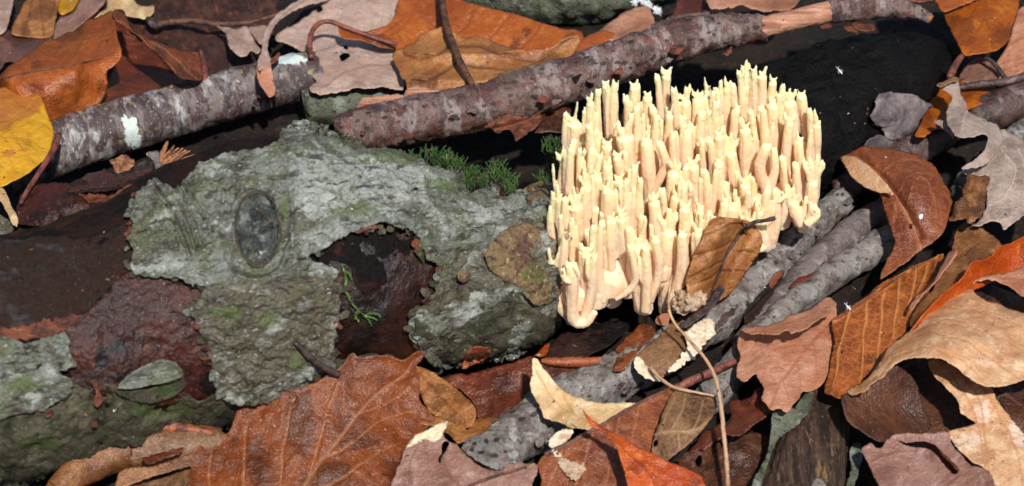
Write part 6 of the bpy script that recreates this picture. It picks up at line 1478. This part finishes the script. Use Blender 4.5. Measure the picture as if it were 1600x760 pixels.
leaf('beech_leaf', 'large light tan leaf arching like a wave over a dark hollow at the right edge', BT,
     [(1326, 615, 128), (1369, 572, 134), (1436, 506, 128), (1506, 455, 116), (1590, 488, 128), (1625, 510, 124), (1620, 586, 150), (1549, 603, 156), (1498, 576, 166), (1432, 560, 172), (1378, 588, 156), (1460, 520, 166), (1540, 530, 162)], 'leaf_beige', sp=2.4, amp=2.5, jag=0.8, thick=2, tone=[(1350, 600, 30, 12), (1590, 480, 30, 20), (1480, 470, 30, 12)],
     veins=[[(1340, 608), (1390, 556), (1440, 524), (1500, 530), (1550, 560), (1590, 584)], [(1400, 548), (1450, 510), (1520, 508), (1590, 540)], [(1360, 600), (1400, 562), (1440, 546), (1490, 558), (1540, 592)], [(1470, 480), (1530, 484), (1600, 512)]], vw=1.3, vr=-0.8,
     extras=[dict(n='blade_underside', ol=[(1315, 622), (1322, 615), (1340, 612), (1360, 604), (1380, 586), (1400, 572), (1416, 580), (1432, 600), (1443, 637), (1453, 671), (1420, 680), (1399, 678), (1388, 686), (1378, 690), (1358, 682), (1344, 671), (1328, 660), (1320, 647)], h=[(1318, 622, 126), (1400, 574, 134), (1450, 668, 58), (1380, 688, 96), (1330, 655, 116), (1400, 640, 84)], mat='leaf_dark', sp=2.4, amp=2.5)])
leaf('beech_leaf', 'long pale beige leaf with orange veins running down at the lower right corner',
     [(1450, 566), (1462, 562), (1480, 566), (1500, 578), (1520, 592), (1540, 598), (1548, 608), (1566, 637), (1584, 658), (1602, 678), (1630, 700), (1630, 790), (1570, 790), (1556, 765), (1548, 742), (1534, 730), (1519, 722), (1508, 712), (1498, 704), (1488, 690), (1481, 676), (1500, 668), (1524, 661), (1512, 652), (1502, 643), (1496, 624), (1484, 610), (1470, 599), (1460, 588)],
     [(1455, 566, 112), (1540, 600, 112), (1524, 661, 104), (1600, 678, 98), (1485, 676, 106), (1550, 745, 96), (1620, 780, 90)], 'leaf_beige', sp=2.4, amp=3, jag=0.8, vr=1.0, vw=1.5,
     veins=[[(1500, 584), (1530, 630), (1540, 690), (1550, 760)], [(1528, 600), (1560, 650), (1590, 710), (1600, 780)], [(1480, 580), (1510, 620), (1526, 660), (1536, 700)]],
     marks=[(1514, 690, 20, 12), (1536, 640, 12, 16), (1600, 690, 14, 10), (1590, 672, 16, 10)])
leaf('beech_leaf', 'pinkish-brown leaf with a dark torn gap at the bottom, beside the pale beige leaf',
     [(1346, 703), (1354, 696), (1361, 693), (1370, 700), (1378, 698), (1384, 688), (1399, 678), (1430, 677), (1460, 676), (1482, 676), (1486, 694), (1500, 708), (1516, 727), (1534, 731), (1549, 741), (1556, 768), (1550, 790), (1390, 790), (1372, 758), (1358, 728)],
     [(1348, 702, 84), (1399, 680, 100), (1482, 677, 112), (1549, 742, 108), (1376, 760, 84), (1480, 770, 92), (1430, 720, 90)], 'leaf_mauve', sp=2.3, amp=2.5, jag=1.2,
     holes=[[(1402, 686), (1416, 690), (1438, 688), (1460, 694), (1474, 708), (1490, 722), (1499, 734), (1490, 740), (1476, 728), (1466, 714), (1452, 702), (1430, 698), (1412, 694)]],
     veins=[[(1362, 722), (1400, 706), (1440, 702)], [(1470, 770), (1500, 746), (1540, 740)]], curl=2,
     extras=[dict(n='inner_blade', ol=[(1380, 680), (1440, 676), (1500, 700), (1520, 740), (1470, 750), (1420, 720)], h=[(1390, 690, 60), (1500, 700, 66), (1470, 750, 56)], mat='leaf_dark_red', sp=3, amp=3)])
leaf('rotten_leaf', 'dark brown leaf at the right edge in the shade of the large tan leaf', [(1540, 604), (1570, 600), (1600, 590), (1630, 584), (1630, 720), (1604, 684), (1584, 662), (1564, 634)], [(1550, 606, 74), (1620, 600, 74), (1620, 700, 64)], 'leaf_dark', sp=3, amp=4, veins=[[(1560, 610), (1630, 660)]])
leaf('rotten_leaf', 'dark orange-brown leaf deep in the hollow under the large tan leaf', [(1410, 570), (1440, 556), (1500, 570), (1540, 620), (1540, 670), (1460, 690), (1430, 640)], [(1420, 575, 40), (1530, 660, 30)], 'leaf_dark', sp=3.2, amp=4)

# --- two tiny springtails
for lab, x, y, h, s, mt_ in (('tiny pale springtail on the dark wood to the upper right of the fungus', 1312, 111, hlog(1312, 111, 5), 1.0, 'white_speck'), ('tiny pale springtail on the pleated leaf at right', 1325, 480, 112, 1.0, 'white_speck')):
    r = empty('springtail', lab, 'insect', at_h([(x, y)], [h])[0])
    tube('body', [(x - 3, y - 4, h, 0.7), (x - 1, y - 1, h + 1.5, 1.5), (x + 2, y + 2, h + 1.5, 1.3), (x + 4, y + 5, h + 1, 0.6)], mt_, r, 8, 1.5)
    for dx, dy in ((-6, -7), (-1, -7)):
        tube('antenna', [(x - 4, y - 4, h + 1, 0.35), (x + dx, y + dy, h + 3, 0.2)], mt_, r, 5, 2)
    for dx, dy in ((-4, 2), (-2, 5), (4, -3), (6, 0)):
        tube('leg', [(x, y, h + 1, 0.35), (x + dx, y + dy, h - 1, 0.2)], mt_, r, 5, 2)
# loose crumbs lying on whatever is there
dg = bpy.context.evaluated_depsgraph_get()
skip = {'branch', 'base', 'antenna', 'leg', 'body'}
V = []; F = []
tries = 0
while tries < 1500:
    tries += 1
    x, y = random.uniform(-20, 1620), random.uniform(-20, 780)
    d = rays([(x, y)])[0]
    hit, loc, nor, idx, ob, mt = SC.ray_cast(dg, Vector(CP * K), Vector(d / np.linalg.norm(d)))
    if not hit or ob.name.split('.')[0] in skip or nor.z < 0.1: continue
    if vnoise(np.array([[x * .012, y * .012, 5.]]))[0] < -0.25: continue
    c = np.array(loc) / K; n = np.array(nor)
    s = random.choice((.7, .9, 1.1, 1.4, 2.0)) * random.uniform(.7, 1.2)
    el = random.choice((1, 1, 1.6, 2.6))
    u = np.cross(n, RNG.normal(size=3)); u /= np.linalg.norm(u); w = np.cross(n, u)
    b = len(V)
    for sx, sy, sz in ((-1, 0, .1), (0, -1, 0), (1, 0, .1), (0, 1, 0), (0, 0, .8), (0, 0, -.5)):
        V.append(c + (u * sx * el + w * sy * random.uniform(.6, 1.1) + n * (sz + .25)) * s)
    F += [[b, b + 1, b + 4], [b + 1, b + 2, b + 4], [b + 2, b + 3, b + 4], [b + 3, b, b + 4], [b + 1, b, b + 5], [b + 2, b + 1, b + 5], [b + 3, b + 2, b + 5], [b, b + 3, b + 5]]
layered('crumb', S(70, 48, 36), [(S(150, 118, 88), 0.016, 0.50, 0.56), (S(30, 22, 18), 0.03, 0.50, 0.56), (S(206, 196, 184), 0.05, 0.60, 0.64)], 0.6, 0.4)
tag(mesh('leaf_crumbs', np.array(V), F, 'crumb', sm=False), kind='stuff')
